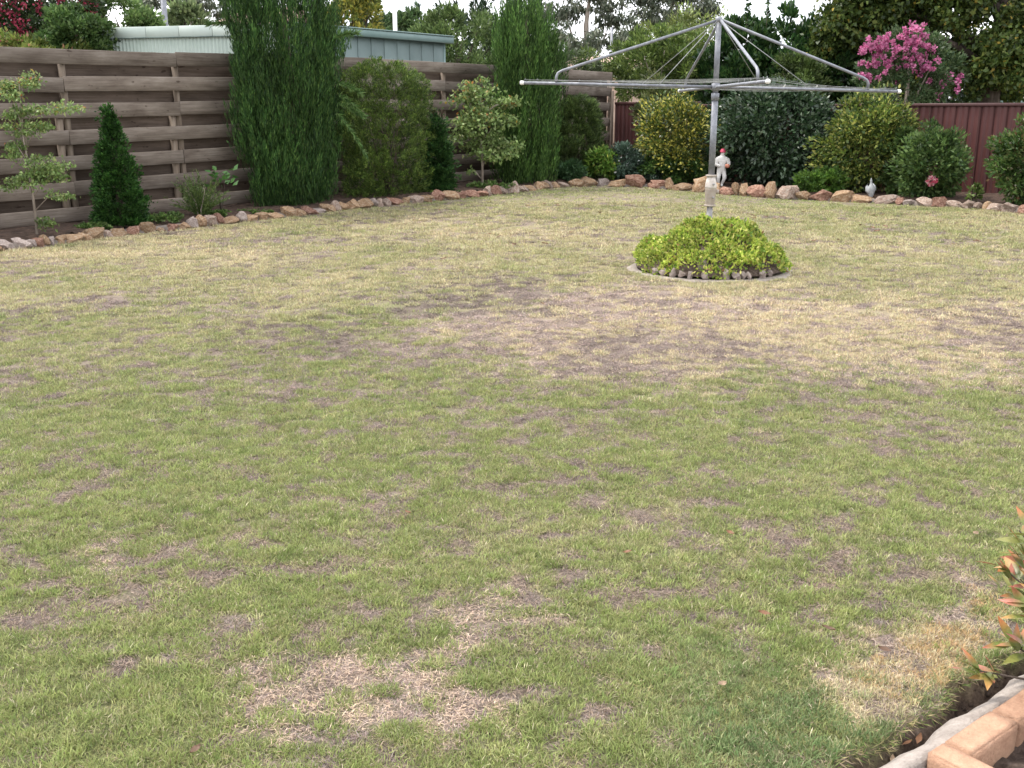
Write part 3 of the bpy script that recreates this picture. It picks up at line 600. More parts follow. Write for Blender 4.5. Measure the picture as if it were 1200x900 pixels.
def put_board(s0, s1, z, yoff, k, name='board', rear=False):
    sc_ = (s0 + s1) / 2; L = (s1 - s0) - random.uniform(0.004, 0.014)
    o = link(name, (BMR if rear else BM)[k % 6], None, fence, (sc_, yoff + random.uniform(-.004, .004), fz(sc_) + z + random.uniform(-.006, .006)), (random.uniform(-.02, .02), -math.atan(slope(sc_)) + random.uniform(-.0025, .0025), 0), (L, 1, random.uniform(1.0, 1.05)))
    if k % 2: o.rotation_euler.z = math.pi; o.rotation_euler.y *= -1
for row in range(7):
    zc = 0.215 + row * 0.3505
    for side in (0, 1):
        start = (row + side) % 2
        cuts = POST_S[start::2]
        if cuts[0] != POST_S[0]: cuts = [POST_S[0]] + cuts
        if cuts[-1] != POST_S[-1]: cuts = cuts + [POST_S[-1]]
        for a, b in zip(cuts[:-1], cuts[1:]):
            if side == 0: put_board(a, b, zc, -0.068, random.randrange(6))
            elif row < 6: put_board(a, b, zc + 0.1752, 0.068, random.randrange(6), 'rear_board', True)
        if side == 1 and row == 6:
            for a, b in zip(POST_S[:-1:2], POST_S[2::2]): put_board(a, b, 0.05, 0.068, random.randrange(6), 'rear_board', True)
pm = MB().tube([(0, 0, -0.15), (0.004, 0, 0.7), (-0.004, 0, 1.4), (0.002, 0, 2.38)], [0.05, 0.049, 0.048, 0.046], 12).mesh('post', True)
pm2 = MB().tube([(0, 0, -0.15), (-0.004, 0, 0.7), (0.006, 0, 1.52)], [0.056, 0.055, 0.053], 12).mesh('stub_post', True)
for s in POST_S:
    link('post', pm, M['post'], fence, (s + 0.02, 0, fz(s)), (0, random.uniform(-.01, .01), random.uniform(0, 6)))
    if s < 15: link('stub_post', pm2, M['post'], fence, (s - 0.105, 0.0, fz(s)), (0, random.uniform(-.012, .012), random.uniform(0, 6)))
# broad end post at the corner
link('end_post', MB().box(-0.05, 0.06, -0.13, -0.1, -0.05, 2.0).mesh('end_post'), M['post'], fence, (15.15, 0, fz(15.15)))

# ------------------------------------------------------------------ maroon steel fence
RA = Vector((2.5, 25.7, 0)); RB = Vector((8.62, 20.42, 0)); RU = (RB - RA).normalized(); RLEN = 13.4
red = empty('steel_fence', (RA.x, RA.y, 0), (0, 0, math.atan2(RU.y, RU.x)))
tag(red, 'maroon ribbed sheet steel fence behind the shrubs', 'fence')
def sheet_mesh():
    prof = [(0, 0.0)]; w = 0.235
    for k in range(4):
        b = k * w; prof += [(b + 0.012, 0.0), (b + 0.016, 0.04), (b + 0.046, 0.04), (b + 0.05, 0.0), (b + 0.12, 0.0), (b + 0.124, 0.005), (b + 0.16, 0.005), (b + 0.164, 0.0)]
    prof += [(0.935, 0.0)]
    V = []; F = []
    for zz in (0.03, 1.66):
        for a, d in prof: V.append((a, d, zz))
    n = len(prof)
    for i in range(n - 1): F.append((i, i + 1, n + i + 1, n + i))
    off = len(V); V2 = [(a, d + 0.0012, zz) for a, d, zz in V]
    return np_mesh('panel', V + V2, F + [(b + off, a + off, d + off, c + off) for a, b, c, d in F])
sm = sheet_mesh(); nS = int(RLEN / 0.94)
def rz(s): p = RA + RU * s; return float(gz(p.x, p.y))
for i in range(nS): link('panel', sm, M['maroon'], red, (i * 0.94, random.uniform(-.002, .002), rz(i * .94) + 0.06))
tr_m = MB().box(0, 2.35, -0.03, 0.055, 0, 0.062); tr_m = bevel(tr_m.mesh('top_rail'), 0.006)
pr_m = bevel(MB().box(-.03, .03, 0.036, 0.085, -0.2, 1.72).mesh('post'), 0.004)
for i in range(6):
    zz = rz(i * 2.35 + 1.2)
    link('top_rail', tr_m, M['maroon_rail'], red, (i * 2.35, 0, zz + 1.715), (0, 0, 0))
    link('bottom_rail', tr_m, M['maroon_rail'], red, (i * 2.35, 0, zz + 0.05), (0, 0, 0), (1, 1, 0.8))
    link('post', pr_m, M['maroon'], red, (i * 2.35, 0, zz + 0.05))

# ------------------------------------------------------------------ stone edging
def rock_mesh(k):
    rs = np.random.default_rng(100 + k); bm = bmesh.new(); bmesh.ops.create_icosphere(bm, subdivisions=3, radius=1)
    me = bpy.data.meshes.new('stone'); bm.to_mesh(me); bm.free()
    V = np.empty(len(me.vertices) * 3); me.vertices.foreach_get('co', V); V = V.reshape(-1, 3)
    # chop by random planes to get facets, then roughen
    for _ in range(16):
        nrm = unit(rs.normal(size=(1, 3)))[0]; dd = rs.uniform(0.5, 0.88); h = V @ nrm - dd; V -= np.outer(np.clip(h, 0, None) * 0.97, nrm)
    V += unit(V) * ((vnoise3(V * 1.0 + k * 3, 2.3, k) - .5) * 0.42)[:, None] + unit(V) * ((vnoise3(V + k, 6.0, k + 2) - .5) * 0.22)[:, None]
    V /= np.abs(V).max(0); me.vertices.foreach_set('co', V.ravel().astype(np.float32)); me.update(); return me
RMS = [rock_mesh(k) for k in range(10)]
RM = {kk: [m.copy() for m in RMS] for kk in ('rock_ochre', 'rock_pink', 'rock_red', 'rock_grey')}
for kk in RM:
    for m_ in RM[kk]: m_.materials.append(M[kk])
edging = empty('stone_edging', (RPX[2], RPY[2], 0)); tag(edging, 'row of ochre and pink stones edging the garden bed along the fences', 'edging')
EO = Vector((RPX[2], RPY[2], 0))
cum = [0]
for i in range(len(RPX) - 1): cum.append(cum[-1] + math.hypot(RPX[i + 1] - RPX[i], RPY[i + 1] - RPY[i]))
PXs = [p[0] for p in ROCK_PX]
def rockpos(s): return np.interp(s, cum, RPX), np.interp(s, cum, RPY), np.interp(s, cum, PXs)
mb = MB(); s = 0.3; prev = None; ring = []
while s < cum[-1] - 0.3:
    x_, y_, px = rockpos(s); x2, y2, _ = rockpos(s + 0.05); ang = math.atan2(y2 - y_, x2 - x_)
    w = np.interp(px, [-100, 150, 400, 640, 760, 900, 1020, 1200, 1400], [.24, .27, .36, .40, .47, .50, .44, .34, .34]) * random.choice([.42, .55, .7, .85, 1.0, 1.15]) * .95
    hh = np.interp(px, [-100, 150, 400, 640, 760, 900, 1020, 1200, 1400], [.14, .155, .165, .19, .25, .28, .21, .16, .17]) * random.uniform(.6, 1.2)
    s += w * 0.42
    x_, y_, px = rockpos(s)
    if px < 300: kk = random.choices(list(RM), [5, 2, 2, 2])[0]
    elif px < 700: kk = random.choices(list(RM), [5, 2.5, 1.4, 1])[0]
    elif px < 1000: kk = random.choices(list(RM), [3.4, 2.6, 2.4, 1])[0]
    else: kk = random.choices(list(RM), [2, 3, 2.4, 1.6])[0]
    zz = float(gz(x_, y_))
    link('stone', random.choice(RM[kk]), None, edging, (x_ - EO.x, y_ - EO.y, zz + hh * 0.36 - 0.01), (random.uniform(-.2, .2), random.uniform(-.2, .2), ang + random.choice([0, math.pi]) + random.uniform(-.25, .25)), (w * 0.56, random.uniform(.10, .15) + w * .1, hh * 0.66))
    s += w * 0.42
n_ = 200; V = []; F = []
for i in range(n_ + 1):
    s = cum[-1] * i / n_; x_, y_, _ = rockpos(s); x2, y2, _ = rockpos(min(s + .1, cum[-1])); x1, y1, _ = rockpos(max(s - .1, 0)); a = math.atan2(y2 - y1, x2 - x1); nx0, ny0 = -math.sin(a), math.cos(a); zz = float(gz(x_, y_))
    for o_, h_ in ((-.07, -.03), (-.045, .03 + random.uniform(-.02, .02)), (.0, .065 + random.uniform(-.02, .02)), (.1, .07)): V.append((x_ + nx0 * o_ - EO.x, y_ + ny0 * o_ - EO.y, zz + h_))
for i in range(n_):
    for j in range(3): F.append((i * 4 + j, i * 4 + j + 1, i * 4 + 5 + j, i * 4 + 4 + j)[::-1])
link('mortar', np_mesh('mortar', V, F, None, None, True), M['mortar'], edging)

# ------------------------------------------------------------------ mound with concrete ring and stones
mbx = MB(); prof = []
ringmesh = MB(); n = 72; V = []; F = []
for j in range(n):
    a = 2 * math.pi * j / n; jit = random.uniform(-.008, .008)
    wide = 0.05 + 0.035 * (math.cos(a - math.pi * 1.03) > .93)
    for r_, h_ in ((MOUND_R + .035 + jit + wide * .2, -.02), (MOUND_R + .02 + jit, .008), (MOUND_R - .035 - wide * .5, .016), (MOUND_R - .07 - wide * .4, -.02)):
        V.append((r_ * math.cos(a), r_ * math.sin(a), h_))
for j in range(n):
    for k in range(3): F.append((j * 4 + k, ((j + 1) % n) * 4 + k, ((j + 1) % n) * 4 + k + 1, j * 4 + k + 1))
ring = link('concrete_ring', np_mesh('concrete_ring', V, F, None, None, True), M['ring'], None, (MOUND.x, MOUND.y, 0)); tag(ring, 'low round concrete ring edging around the leafy mound', 'edging')
MH = 0.44
def dome(r): return MH * np.clip(1 - (r / (MOUND_R + .0)) ** 2.0, 0, 1) ** 0.88 + 0.02
V = [(0, 0, MH - .05)]; F = []; T = []
for i in range(1, 9):
    for j in range(32): r_ = (MOUND_R - .06) * i / 8; a = 2 * math.pi * j / 32; V.append((r_ * math.cos(a), r_ * math.sin(a), float(dome(r_)) - .06))
for j in range(32): T.append((0, 1 + j, 1 + (j + 1) % 32))
for i in range(7):
    for j in range(32): F.append((1 + i * 32 + j, 1 + (i + 1) * 32 + j, 1 + (i + 1) * 32 + (j + 1) % 32, 1 + i * 32 + (j + 1) % 32))
sm_ = link('soil_mound', np_mesh('soil_mound', V, F, T, None, True), M['soil'], None, (MOUND.x, MOUND.y, 0)); sm_['kind'] = 'structure'
# creeping plant
n = 19000; mb = MB(); a = rng.uniform(0, 2 * np.pi, n); r_ = (MOUND_R - .06 + .1 * np.clip(vnoise(a * 3.1, a * 0, 1.0, 8) - .35, 0, 1)) * np.sqrt(rng.random(n))
fr = np.clip((r_ / MOUND_R - .78) / .2, 0, 1) * (0.5 + .5 * (vnoise(a * 2.4, r_ * 0, 1.0, 5) > .45)); k = rng.random(n) > fr * 0.85 * (np.sin(a) < 0); r_, a = r_[k], a[k]; n = len(a)
x = r_ * np.cos(a); y = r_ * np.sin(a); lump = (fbm(x, y, 4.5, 77) - .5) * .3
P = np.stack([x, y, dome(r_) + lump + rng.uniform(-.05, .015, n)], 1)
D = np.stack([x * .8, y * .8, np.full(n, .55)], 1) + rng.normal(size=(n, 3)) * .5
cl = vnoise(x, y, 9, 80)
Cc = palette(n, [(.28, .37, .055), (.4, .46, .085), (.54, .52, .15), (.14, .24, .035), (.32, .19, .08)], [4, 4, 2.2, 2.2, .35]) * (0.68 + .62 * cl)[:, None]
leaves(mb, P, D, rng.uniform(.02, .058, n), rng.uniform(.015, .034, n), Cc)
plant('creeping_plant', 'dome of yellow green creeping foliage around the clothesline post', 'plant', (MOUND.x, MOUND.y, 0), mb, 'leaf')
# stones lying just inside the ring
peb = [m_.copy() for m_ in RMS]
for m_ in peb: m_.materials.append(M['pebble'])
for q, (px, wpx, hpx) in enumerate([(754, 10, 9), (762, 11, 9), (773, 10, 12), (782, 9, 8), (792, 8, 10), (808, 10, 8), (833, 9, 13), (845, 11, 9), (854, 10, 8), (861, 7, 7), (879, 11, 12), (890, 9, 8), (803, 14, 17)]):
    aa = -math.pi / 2 + math.asin(max(-1, min(1, (px - 830) / 92.0))); rr_ = MOUND_R - .075 if q < 12 else MOUND_R - .17
    o = link('rounded_stone', peb[q % 10], None, None, (MOUND.x + rr_ * math.cos(aa), MOUND.y + rr_ * math.sin(aa), (.05 if q < 12 else .13)), (random.uniform(-.4, .4), random.uniform(-.3, .3), random.uniform(0, 6)), (wpx * .0046, wpx * .0042, hpx * .0056))
    tag(o, 'small brown grey rounded stone inside the concrete ring of the mound', 'stone', 'stones around the foot of the mound')

# ------------------------------------------------------------------ rotary clothesline
HB = Vector((MOUND.x - 0.025, MOUND.y, 0.0))
hoist = empty('rotary_clothesline', HB); tag(hoist, 'galvanised rotary clothesline with four arms standing in the leafy mound', 'clothesline')
link('lower_pipe', MB().tube([(0, 0, 0), (0, 0, .72)], .031, 16).mesh('lower_pipe', True), M['steel_dull'], hoist)
gh = link('gear_housing', MB().lathe([(.041, .672), (.045, .69), (.051, .72), (.059, .835), (.0598, .845)], 24).mesh('gear_housing', True), M['cast_dark'], hoist)
link('housing_cap', MB().lathe([(.06, .845), (.0605, .862), (.054, .91), (.042, .965), (.038, .968)], 24).mesh('housing_cap', True), M['cast'], gh)
link('collar', MB().lathe([(.05, .66), (.06, .662), (.061, .678), (.05, .68)], 24).mesh('collar', True), M['cast_dark'], gh)
link('collar', MB().lathe([(.044, .962), (.058, .964), (.059, .98), (.04, .983)], 24).mesh('collar', True), M['cast_dark'], gh)
bl = MB().tube([(0, 0, 0), (0, -.022, 0)], .011, 6).mesh('bolt')
for (x_, z_, rr_) in ((.016, .89, .055), (.018, .755, .051)): link('bolt', bl, M['steel_dull'], gh, (x_, -rr_, z_))
link('crank_boss', MB().tube([(.05, 0, .81), (.085, 0, .81)], .022, 10).mesh('crank_boss', True), M['cast_dark'], gh)
AZ = 1.85; TOPZ = 2.497
link('upper_pole', MB().tube([(0, 0, .975), (0, 0, AZ - .12)], .0325, 16).mesh('upper_pole', True), M['steel'], hoist)
link('inner_pole', MB().tube([(0, 0, AZ - .12), (0, 0, TOPZ)], .0275, 16).mesh('inner_pole', True), M['steel'], hoist)
link('sleeve', MB().lathe([(.034, AZ - .13), (.04, AZ - .128), (.04, AZ - .062), (.034, AZ - .06)], 18).mesh('sleeve', True), M['steel'], hoist)
link('arm_hub', MB().lathe([(.036, AZ - .035), (.042, AZ - .033), (.042, AZ + .033), (.036, AZ + .035)], 18).mesh('arm_hub', True), M['steel'], hoist)
link('head_cap', MB().lathe([(.034, TOPZ - .03), (.036, TOPZ), (.03, TOPZ + .018), (.008, TOPZ + .026)], 16).mesh('head_cap', True), M['steel'], hoist)
ARM = 1.94; PHI = 1.6; TILT = Matrix.Translation((0, 0, AZ)) @ Matrix.Rotation(R(1.15), 4, 'Y')   # the arms droop a little to one side
arm_m = MB().tube([(.04, 0, 0), (ARM, 0, 0)], .016, 12).mesh('arm', True); cap_m = MB().lathe([(.016, 0), (.0205, .004), (.0205, .03), (.012, .04)], 12).mesh('end_cap', True)
strut_pts = [(.025, 0, TOPZ - AZ - .012), (ARM * .80, 0, .125), (ARM * .822, 0, .10), (ARM * .83, 0, .07), (ARM * .832, 0, .012)]
strut_m = MB().tube(strut_pts, .014, 12).mesh('strut', True)
hk = MB(); hk.tube([(0, 0, .014), (0, .001, .034), (.006, 0, .042), (.012, 0, .034), (.012, 0, .014)], .0028, 5); hook_m = hk.mesh('hook', True)
RINGS = [.5, .72, .94, 1.16, 1.38, 1.6, 1.8, 1.92]
ARM_A = [R(7.0), R(91.6), R(181.6), R(271.6), R(367.0)]
for q in range(4):
    an = ARM_A[q]
    ar = link('arm', arm_m, M['steel'], hoist); ar.matrix_local = TILT @ Matrix.Rotation(an, 4, 'Z')
    link('end_cap', cap_m, M['cap'], ar, (ARM - .004, 0, 0), (0, R(90), 0))
    for rr_ in RINGS[2:]: link('hook', hook_m, M['wire'], ar, (rr_ - .006, 0, 0))
    so_ = link('strut', strut_m, M['steel'], hoist); so_.matrix_local = TILT @ Matrix.Rotation(an, 4, 'Z')
    a2 = ARM_A[q + 1]; d1 = Vector((math.cos(an), math.sin(an), 0)); d2 = Vector((math.cos(a2), math.sin(a2), 0))
    for rr_ in RINGS:
        p0 = d1 * rr_ + Vector((0, 0, .03)); p1 = d2 * rr_ + Vector((0, 0, .03)); sag = random.uniform(.01, .05) * rr_ / 1.9
        wo_ = link('wire', MB().tube([p0.lerp(p1, k / 8) - Vector((0, 0, sag * math.sin(math.pi * k / 8))) for k in range(9)], .0015, 5).mesh('wire', True), M['wire'], hoist); wo_.matrix_local = TILT
    dg = (d1 + d2).normalized()
    link('stay_rod', MB().tube([dg * .03 + Vector((0, 0, TOPZ - .02)), dg * 0.98 + Vector((0, 0, AZ + .0))], .0038, 6).mesh('stay_rod', True), M['wire'], hoist)

# ------------------------------------------------------------------ shed behind the timber fence
SC = Vector((-4.1, 19.3, 0)); SL = Vector((-8.1, 20.4, 0)); SR = Vector((-1.44, 22.75, 0))
shed = empty('garden_shed', SC); tag(shed, 'pale green corrugated metal shed behind the timber fence', 'shed')
ztop = ZY(340, 27.5, 19.3).z; HS = ztop
uL = (SL - SC).normalized(); lenL = (SL - SC).length; uR = (SR - SC).normalized(); lenR = (SR - SC).length
aL = math.atan2(uL.y, uL.x); aR = math.atan2(uR.y, uR.x)
k = int(lenL / .0127); V = []; F = []
for i in range(k + 1):
    s = i * .0127; d_ = .012 * math.sin(2 * math.pi * s / .0762); V += [(s, d_, 0), (s, d_, HS - .1)]
for i in range(k): F.append((2 * i, 2 * i + 2, 2 * i + 3, 2 * i + 1))
link('corrugated_wall', np_mesh('corrugated_wall', V, F, None, None, True), M['shed_pale'], shed, (0, 0, 0), (0, 0, aL))
nf = 6
for i in range(nf):
    a0, a1 = lenL * i / nf, lenL * (i + 1) / nf
    fo = None; f_ = MB().box(a0 + .004, a1 - .002, .02, .05, HS - .19, HS); fo = link('fascia', bevel(f_.mesh('fascia'), .006), M['shed_fascia'], shed, (0, 0, 0), (0, 0, aL))
    link('fascia_lip', MB().box(a0 + .004, a1 - .002, .021, .062, HS - .202, HS - .192).mesh('fascia_lip'), M['shed_side'], fo)
# right wall: vertical ribbed panels
npn = 12
for i in range(npn):
    a0, a1 = lenR * i / npn, lenR * (i + 1) / npn
    b_ = MB().box(a0 + .006, a1 - .006, -.03, .0, 0, HS - .08); link('wall_panel', bevel(b_.mesh('wall_panel'), .008), M['shed_side'], shed, (0, 0, 0), (0, 0, aR))
link('wall_backing', MB().box(0, lenR, .004, .02, 0, HS - .1).mesh('wall_backing'), M['shed_side'], shed, (0, 0, 0), (0, 0, aR))
gu = link('gutter', bevel(MB().box(-.05, lenR + .16, -.15, -.04, HS - .13, HS + .005).mesh('gutter'), .012), M['shed_gutter'], shed, (0, 0, 0), (0, 0, aR))
link('gutter_lip', bevel(MB().box(-.05, lenR + .165, -.165, -.035, HS + .007, HS + .03).mesh('gutter_lip'), .004), M['shed_gutter'], gu)
link('corner_flashing', MB().box(-.03, .03, -.035, .02, 0, HS - .09).mesh('corner_flashing'), M['shed_gutter'], shed, (uR.x * (lenR - .02), uR.y * (lenR - .02), 0), (0, 0, aR))
rp = [SC, SR, SL + (SR - SC), SL]; V = [((q - SC).x, (q - SC).y, HS - .012) for q in rp] + [((q - SC).x, (q - SC).y, HS + .0) for q in rp]
link('roof', np_mesh('roof', V, [(3, 2, 1, 0), (4, 5, 6, 7)] + [(i, (i + 1) % 4, 4 + (i + 1) % 4, 4 + i) for i in range(4)]), M['shed_fascia'], shed, (0, 0, 0))

# ------------------------------------------------------------------ neighbouring roofs and poles
def house(name, label, px0, px1, Yd, pye, pyr, wall, roofm, gutter=True, depth=6.0):
    a = ZY(px0, pye, Yd); b = ZY(px1, pye, Yd); zr = ZY((px0 + px1) / 2, pyr, Yd + depth / 2).z; c = Vector(((a.x + b.x) / 2, Yd, 0)); w = (b.x - a.x) / 2; e = a.z
    h = empty(name, c); tag(h, label, 'house')
    link('wall', MB().box(-w + .3, w - .3, .3, depth - .3, 0, e - .02).mesh('wall'), wall, h)
    V = [(-w, 0, e), (w, 0, e), (w, depth, e), (-w, depth, e), (-w + 1.2, depth / 2, zr), (w - 1.2, depth / 2, zr)]
    link('roof', np_mesh('roof', V, [(0, 1, 5, 4), (2, 3, 4, 5), (3, 2, 1, 0)], [(1, 2, 5), (3, 0, 4)]), roofm, h)
    if gutter: link('gutter', bevel(MB().box(-w - .02, w + .02, -.13, -.01, e - .14, e + .01).mesh('gutter'), .015), M['white_paint'], h)
    return h
house('neighbour_house', 'low pinkish brick house with white gutter glimpsed behind the clothesline', 640, 800, 36, 86, 66, M['pink_render'], M['roof_pink'])
house('distant_house', 'distant house with faded terracotta roof rising above the pale shed', 235, 370, 42, 34, 8, M['pink_render'], M['roof_pink'])
def pole(name, label, px, Yd, pyt, r_, mat, top=True):
    p_ = ZY(px, pyt, Yd); e = empty(name, (p_.x, Yd, 0)); tag(e, label, 'pole')
    link('shaft', MB().tube([(0, 0, 0), (0, 0, p_.z)], [r_ * 1.15, r_], 12).mesh('shaft', True), mat, e)
    link('base_flange', MB().lathe([(r_ * 2, 0), (r_ * 2, .03), (r_ * 1.2, .05)], 12).mesh('base_flange'), mat, e)
    if top: link('cap', MB().lathe([(r_ * 1.3, p_.z), (r_ * 1.4, p_.z + .05), (r_ * .5, p_.z + .12)], 12).mesh('cap', True), M['white_paint'], e)
pole('metal_pole', 'grey metal pole rising behind the pale corrugated shed wall', 188, 32, -40, .08, M['steel'])
pole('street_pole', 'slim white pole with small cap behind the shed roof end', 462, 45, -6, .085, M['white_paint'])
pole('antenna_mast', 'thin grey mast among the distant gum trees', 717, 40, 32, .045, M['steel'], False)
# neighbour's shed and clothesline arms behind the maroon fence
pr = ZY(1215, 118, 27); e = empty('low_green_shed', (pr.x, 27, 0)); tag(e, 'low green shed with white roof behind the maroon fence', 'shed')
link('wall', MB().box(-1.05, 1.6, .05, 2.0, 0, pr.z - .05).mesh('wall'), M['shed_side'], e)
link('gutter', bevel(MB().box(-1.12, 1.7, -.08, .045, pr.z - .12, pr.z).mesh('gutter'), .01), M['shed_gutter'], e)
V = [(-1.12, .0, pr.z + .004), (1.7, .0, pr.z + .004), (1.7, 2.0, pr.z + .35), (-.9, 2.0, pr.z + .35)]
link('roof', np_mesh('roof', V + [(a, b, c + .03) for a, b, c in V], [(3, 2, 1, 0), (4, 5, 6, 7)] + [(i, (i + 1) % 4, 4 + (i + 1) % 4, 4 + i) for i in range(4)]), M['white_paint'], e)
pb = ZY(1262, 108, 24.5); e = empty('neighbour_clothesline', (pb.x, 24.5, 0)); tag(e, 'grey clothesline arms poking above the maroon fence by the big tree', 'clothesline')
link('post', MB().tube([(0, 0, 0), (0, 0, pb.z + .6)], .03, 10).mesh('post', True), M['steel'], e)
for d_ in (-1, 1):
    link('arm', MB().tube([(0, 0, pb.z + .1), (d_ * 1.9, -.3, pb.z - .02)], .016, 8).mesh('arm', True), M['steel'], e)
    link('strut', MB().tube([(0, 0, pb.z + .55), (d_ * 1.6, -.25, pb.z + .03)], .016, 8).mesh('strut', True), M['steel'], e)

# ------------------------------------------------------------------ plants in the bed
FANG = math.atan2(FU.y, FU.x); RANG = math.atan2(RU.y, RU.x)
def base(px, back):                             # a spot in the bed, metres behind the stone edging
    p = G(px, float(np.interp(px, [q[0] for q in ROCK_PX], [q[1] for q in ROCK_PX]))); d = Vector((p.x, p.y, 0)).normalized(); p = p + d * back
    return Vector((p.x, p.y, bedz(p.x, p.y) - 0.02))
def htop(px, py, b): return ZY(px, py, b.y).z - b.z
DKG = [(.028, .062, .02), (.045, .092, .025), (.07, .125, .03)]
# tall upright conifers
def conifer(name, label, px, back, w, pyt, n, prof, L, W, cols, wts=None, **kw):
    b = base(px, back); h = htop(px, pyt, b); r_ = sz(w, b.y) / 2
    mb = profile_cloud(lambda q: prof(q) * r_, h, n, L, W, cols, wts, **kw)
    st = MB().tube([(0, 0, -.08), (0.02, 0, h * .5), (0, 0.02, h * .86)], [r_ * .16, r_ * .11, r_ * .03], 8)
    e = plant(name, label, 'conifer', b, mb, 'needle', st, 'bark'); e.rotation_euler.z = FANG
    return e
pr_col = lambda q: np.interp(q, [0, .04, .15, .5, .8, .93, 1], [.62, .72, .84, .98, 1.0, .86, .3])
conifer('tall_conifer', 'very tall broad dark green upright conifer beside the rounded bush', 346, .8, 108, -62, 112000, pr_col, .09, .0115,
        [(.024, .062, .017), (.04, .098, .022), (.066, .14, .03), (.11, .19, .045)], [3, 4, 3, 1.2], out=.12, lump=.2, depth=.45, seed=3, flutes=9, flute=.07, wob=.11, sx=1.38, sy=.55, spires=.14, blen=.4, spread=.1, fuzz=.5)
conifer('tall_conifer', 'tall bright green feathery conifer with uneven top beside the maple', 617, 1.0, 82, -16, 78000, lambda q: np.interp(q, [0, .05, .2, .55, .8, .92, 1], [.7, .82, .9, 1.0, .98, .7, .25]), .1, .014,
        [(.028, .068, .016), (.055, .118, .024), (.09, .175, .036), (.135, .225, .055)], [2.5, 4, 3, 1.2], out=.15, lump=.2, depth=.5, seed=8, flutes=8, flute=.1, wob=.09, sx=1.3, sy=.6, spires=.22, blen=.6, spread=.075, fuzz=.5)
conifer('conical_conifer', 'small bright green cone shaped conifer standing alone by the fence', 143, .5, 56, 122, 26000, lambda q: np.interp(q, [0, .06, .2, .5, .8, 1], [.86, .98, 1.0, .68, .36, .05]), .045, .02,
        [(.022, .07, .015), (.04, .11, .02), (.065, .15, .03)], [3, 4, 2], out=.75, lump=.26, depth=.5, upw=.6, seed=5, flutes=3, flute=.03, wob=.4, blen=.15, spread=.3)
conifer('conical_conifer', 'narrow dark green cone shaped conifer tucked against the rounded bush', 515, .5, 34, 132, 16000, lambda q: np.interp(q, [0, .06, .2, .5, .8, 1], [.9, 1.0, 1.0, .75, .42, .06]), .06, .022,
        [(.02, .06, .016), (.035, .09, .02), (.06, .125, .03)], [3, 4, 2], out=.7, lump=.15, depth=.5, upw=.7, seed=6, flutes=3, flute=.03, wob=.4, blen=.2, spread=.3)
# drooping side sprays of the tallest conifer
# rounded bushes (fine needles)
def round_bush(name, label, px, back, w, pyt, n, cols, wts=None, leaf=.1, asp=.2, seed=0, sx=1.3, sy=.6, gl='needle', **kw):
    b = base(px, back); h = htop(px, pyt, b); r_ = sz(w, b.y) / 2
    prof = lambda q: r_ * np.interp(q, [0, .05, .2, .5, .75, .9, 1], kw.get('prof', [.72, .82, .92, 1.0, .97, .8, .3]))
    mb = profile_cloud(prof, h, n, leaf, leaf * asp, cols, wts, out=.65, lump=.12, depth=.45, upw=.8, seed=seed, flutes=4, flute=.03, wob=.38, sx=sx, sy=sy, blen=.14, spread=.32)
    st = stems(.03, h * .55, r_ * .5, 5, 4, seed)
    e = plant(name, label, 'shrub', b, mb, gl, st, 'bark'); e.rotation_euler.z = FANG
    return e
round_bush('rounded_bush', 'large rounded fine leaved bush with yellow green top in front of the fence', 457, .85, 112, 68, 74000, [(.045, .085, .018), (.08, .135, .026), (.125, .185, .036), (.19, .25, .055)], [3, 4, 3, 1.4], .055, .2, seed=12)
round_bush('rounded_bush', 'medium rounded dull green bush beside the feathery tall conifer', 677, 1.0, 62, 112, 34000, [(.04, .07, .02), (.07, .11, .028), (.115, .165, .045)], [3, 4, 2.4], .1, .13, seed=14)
# fringed sprays sticking out of the rounded bush and tall conifer
def spray_branch(mb, p, d, ln, n, L, W, cols, droop=.3):
    t = rng.random(n); P = np.array(p) + np.outer(t, d) * ln; P[:, 2] -= droop * ln * t * t
    D = np.array(d) * 1.0 + rng.normal(size=(n, 3)) * .42; D[:, 2] -= .25 * t
    leaves(mb, P, D, L * rng.uniform(.6, 1.2, n), W, palette(n, cols))
e = [o for o in col.objects if o.name.startswith('tall_conifer')][0]; RT = np.array(Matrix.Rotation(-FANG, 3, 'Z'))
mb = MB()
for (dx_, z_, dd, ln) in ((.78, 2.55, (.85, -.2, .45), .45), (.82, 1.9, (.85, -.3, -.1), .42), (.82, 1.72, (.8, -.3, -.35), .5), (.78, 1.45, (.75, -.35, -.75), .62), (-.8, 2.75, (-.85, -.2, .3), .35), (.8, 1.6, (.9, -.2, -.2), .4)):
    spray_branch(mb, RT @ np.array((dx_, -.2, z_)), RT @ np.array(dd), ln, 260, .11, .012, [(.045, .1, .025), (.085, .16, .04), (.13, .2, .06)])
link('side_sprays', mb.mesh('side_sprays'), M['needle'], e)

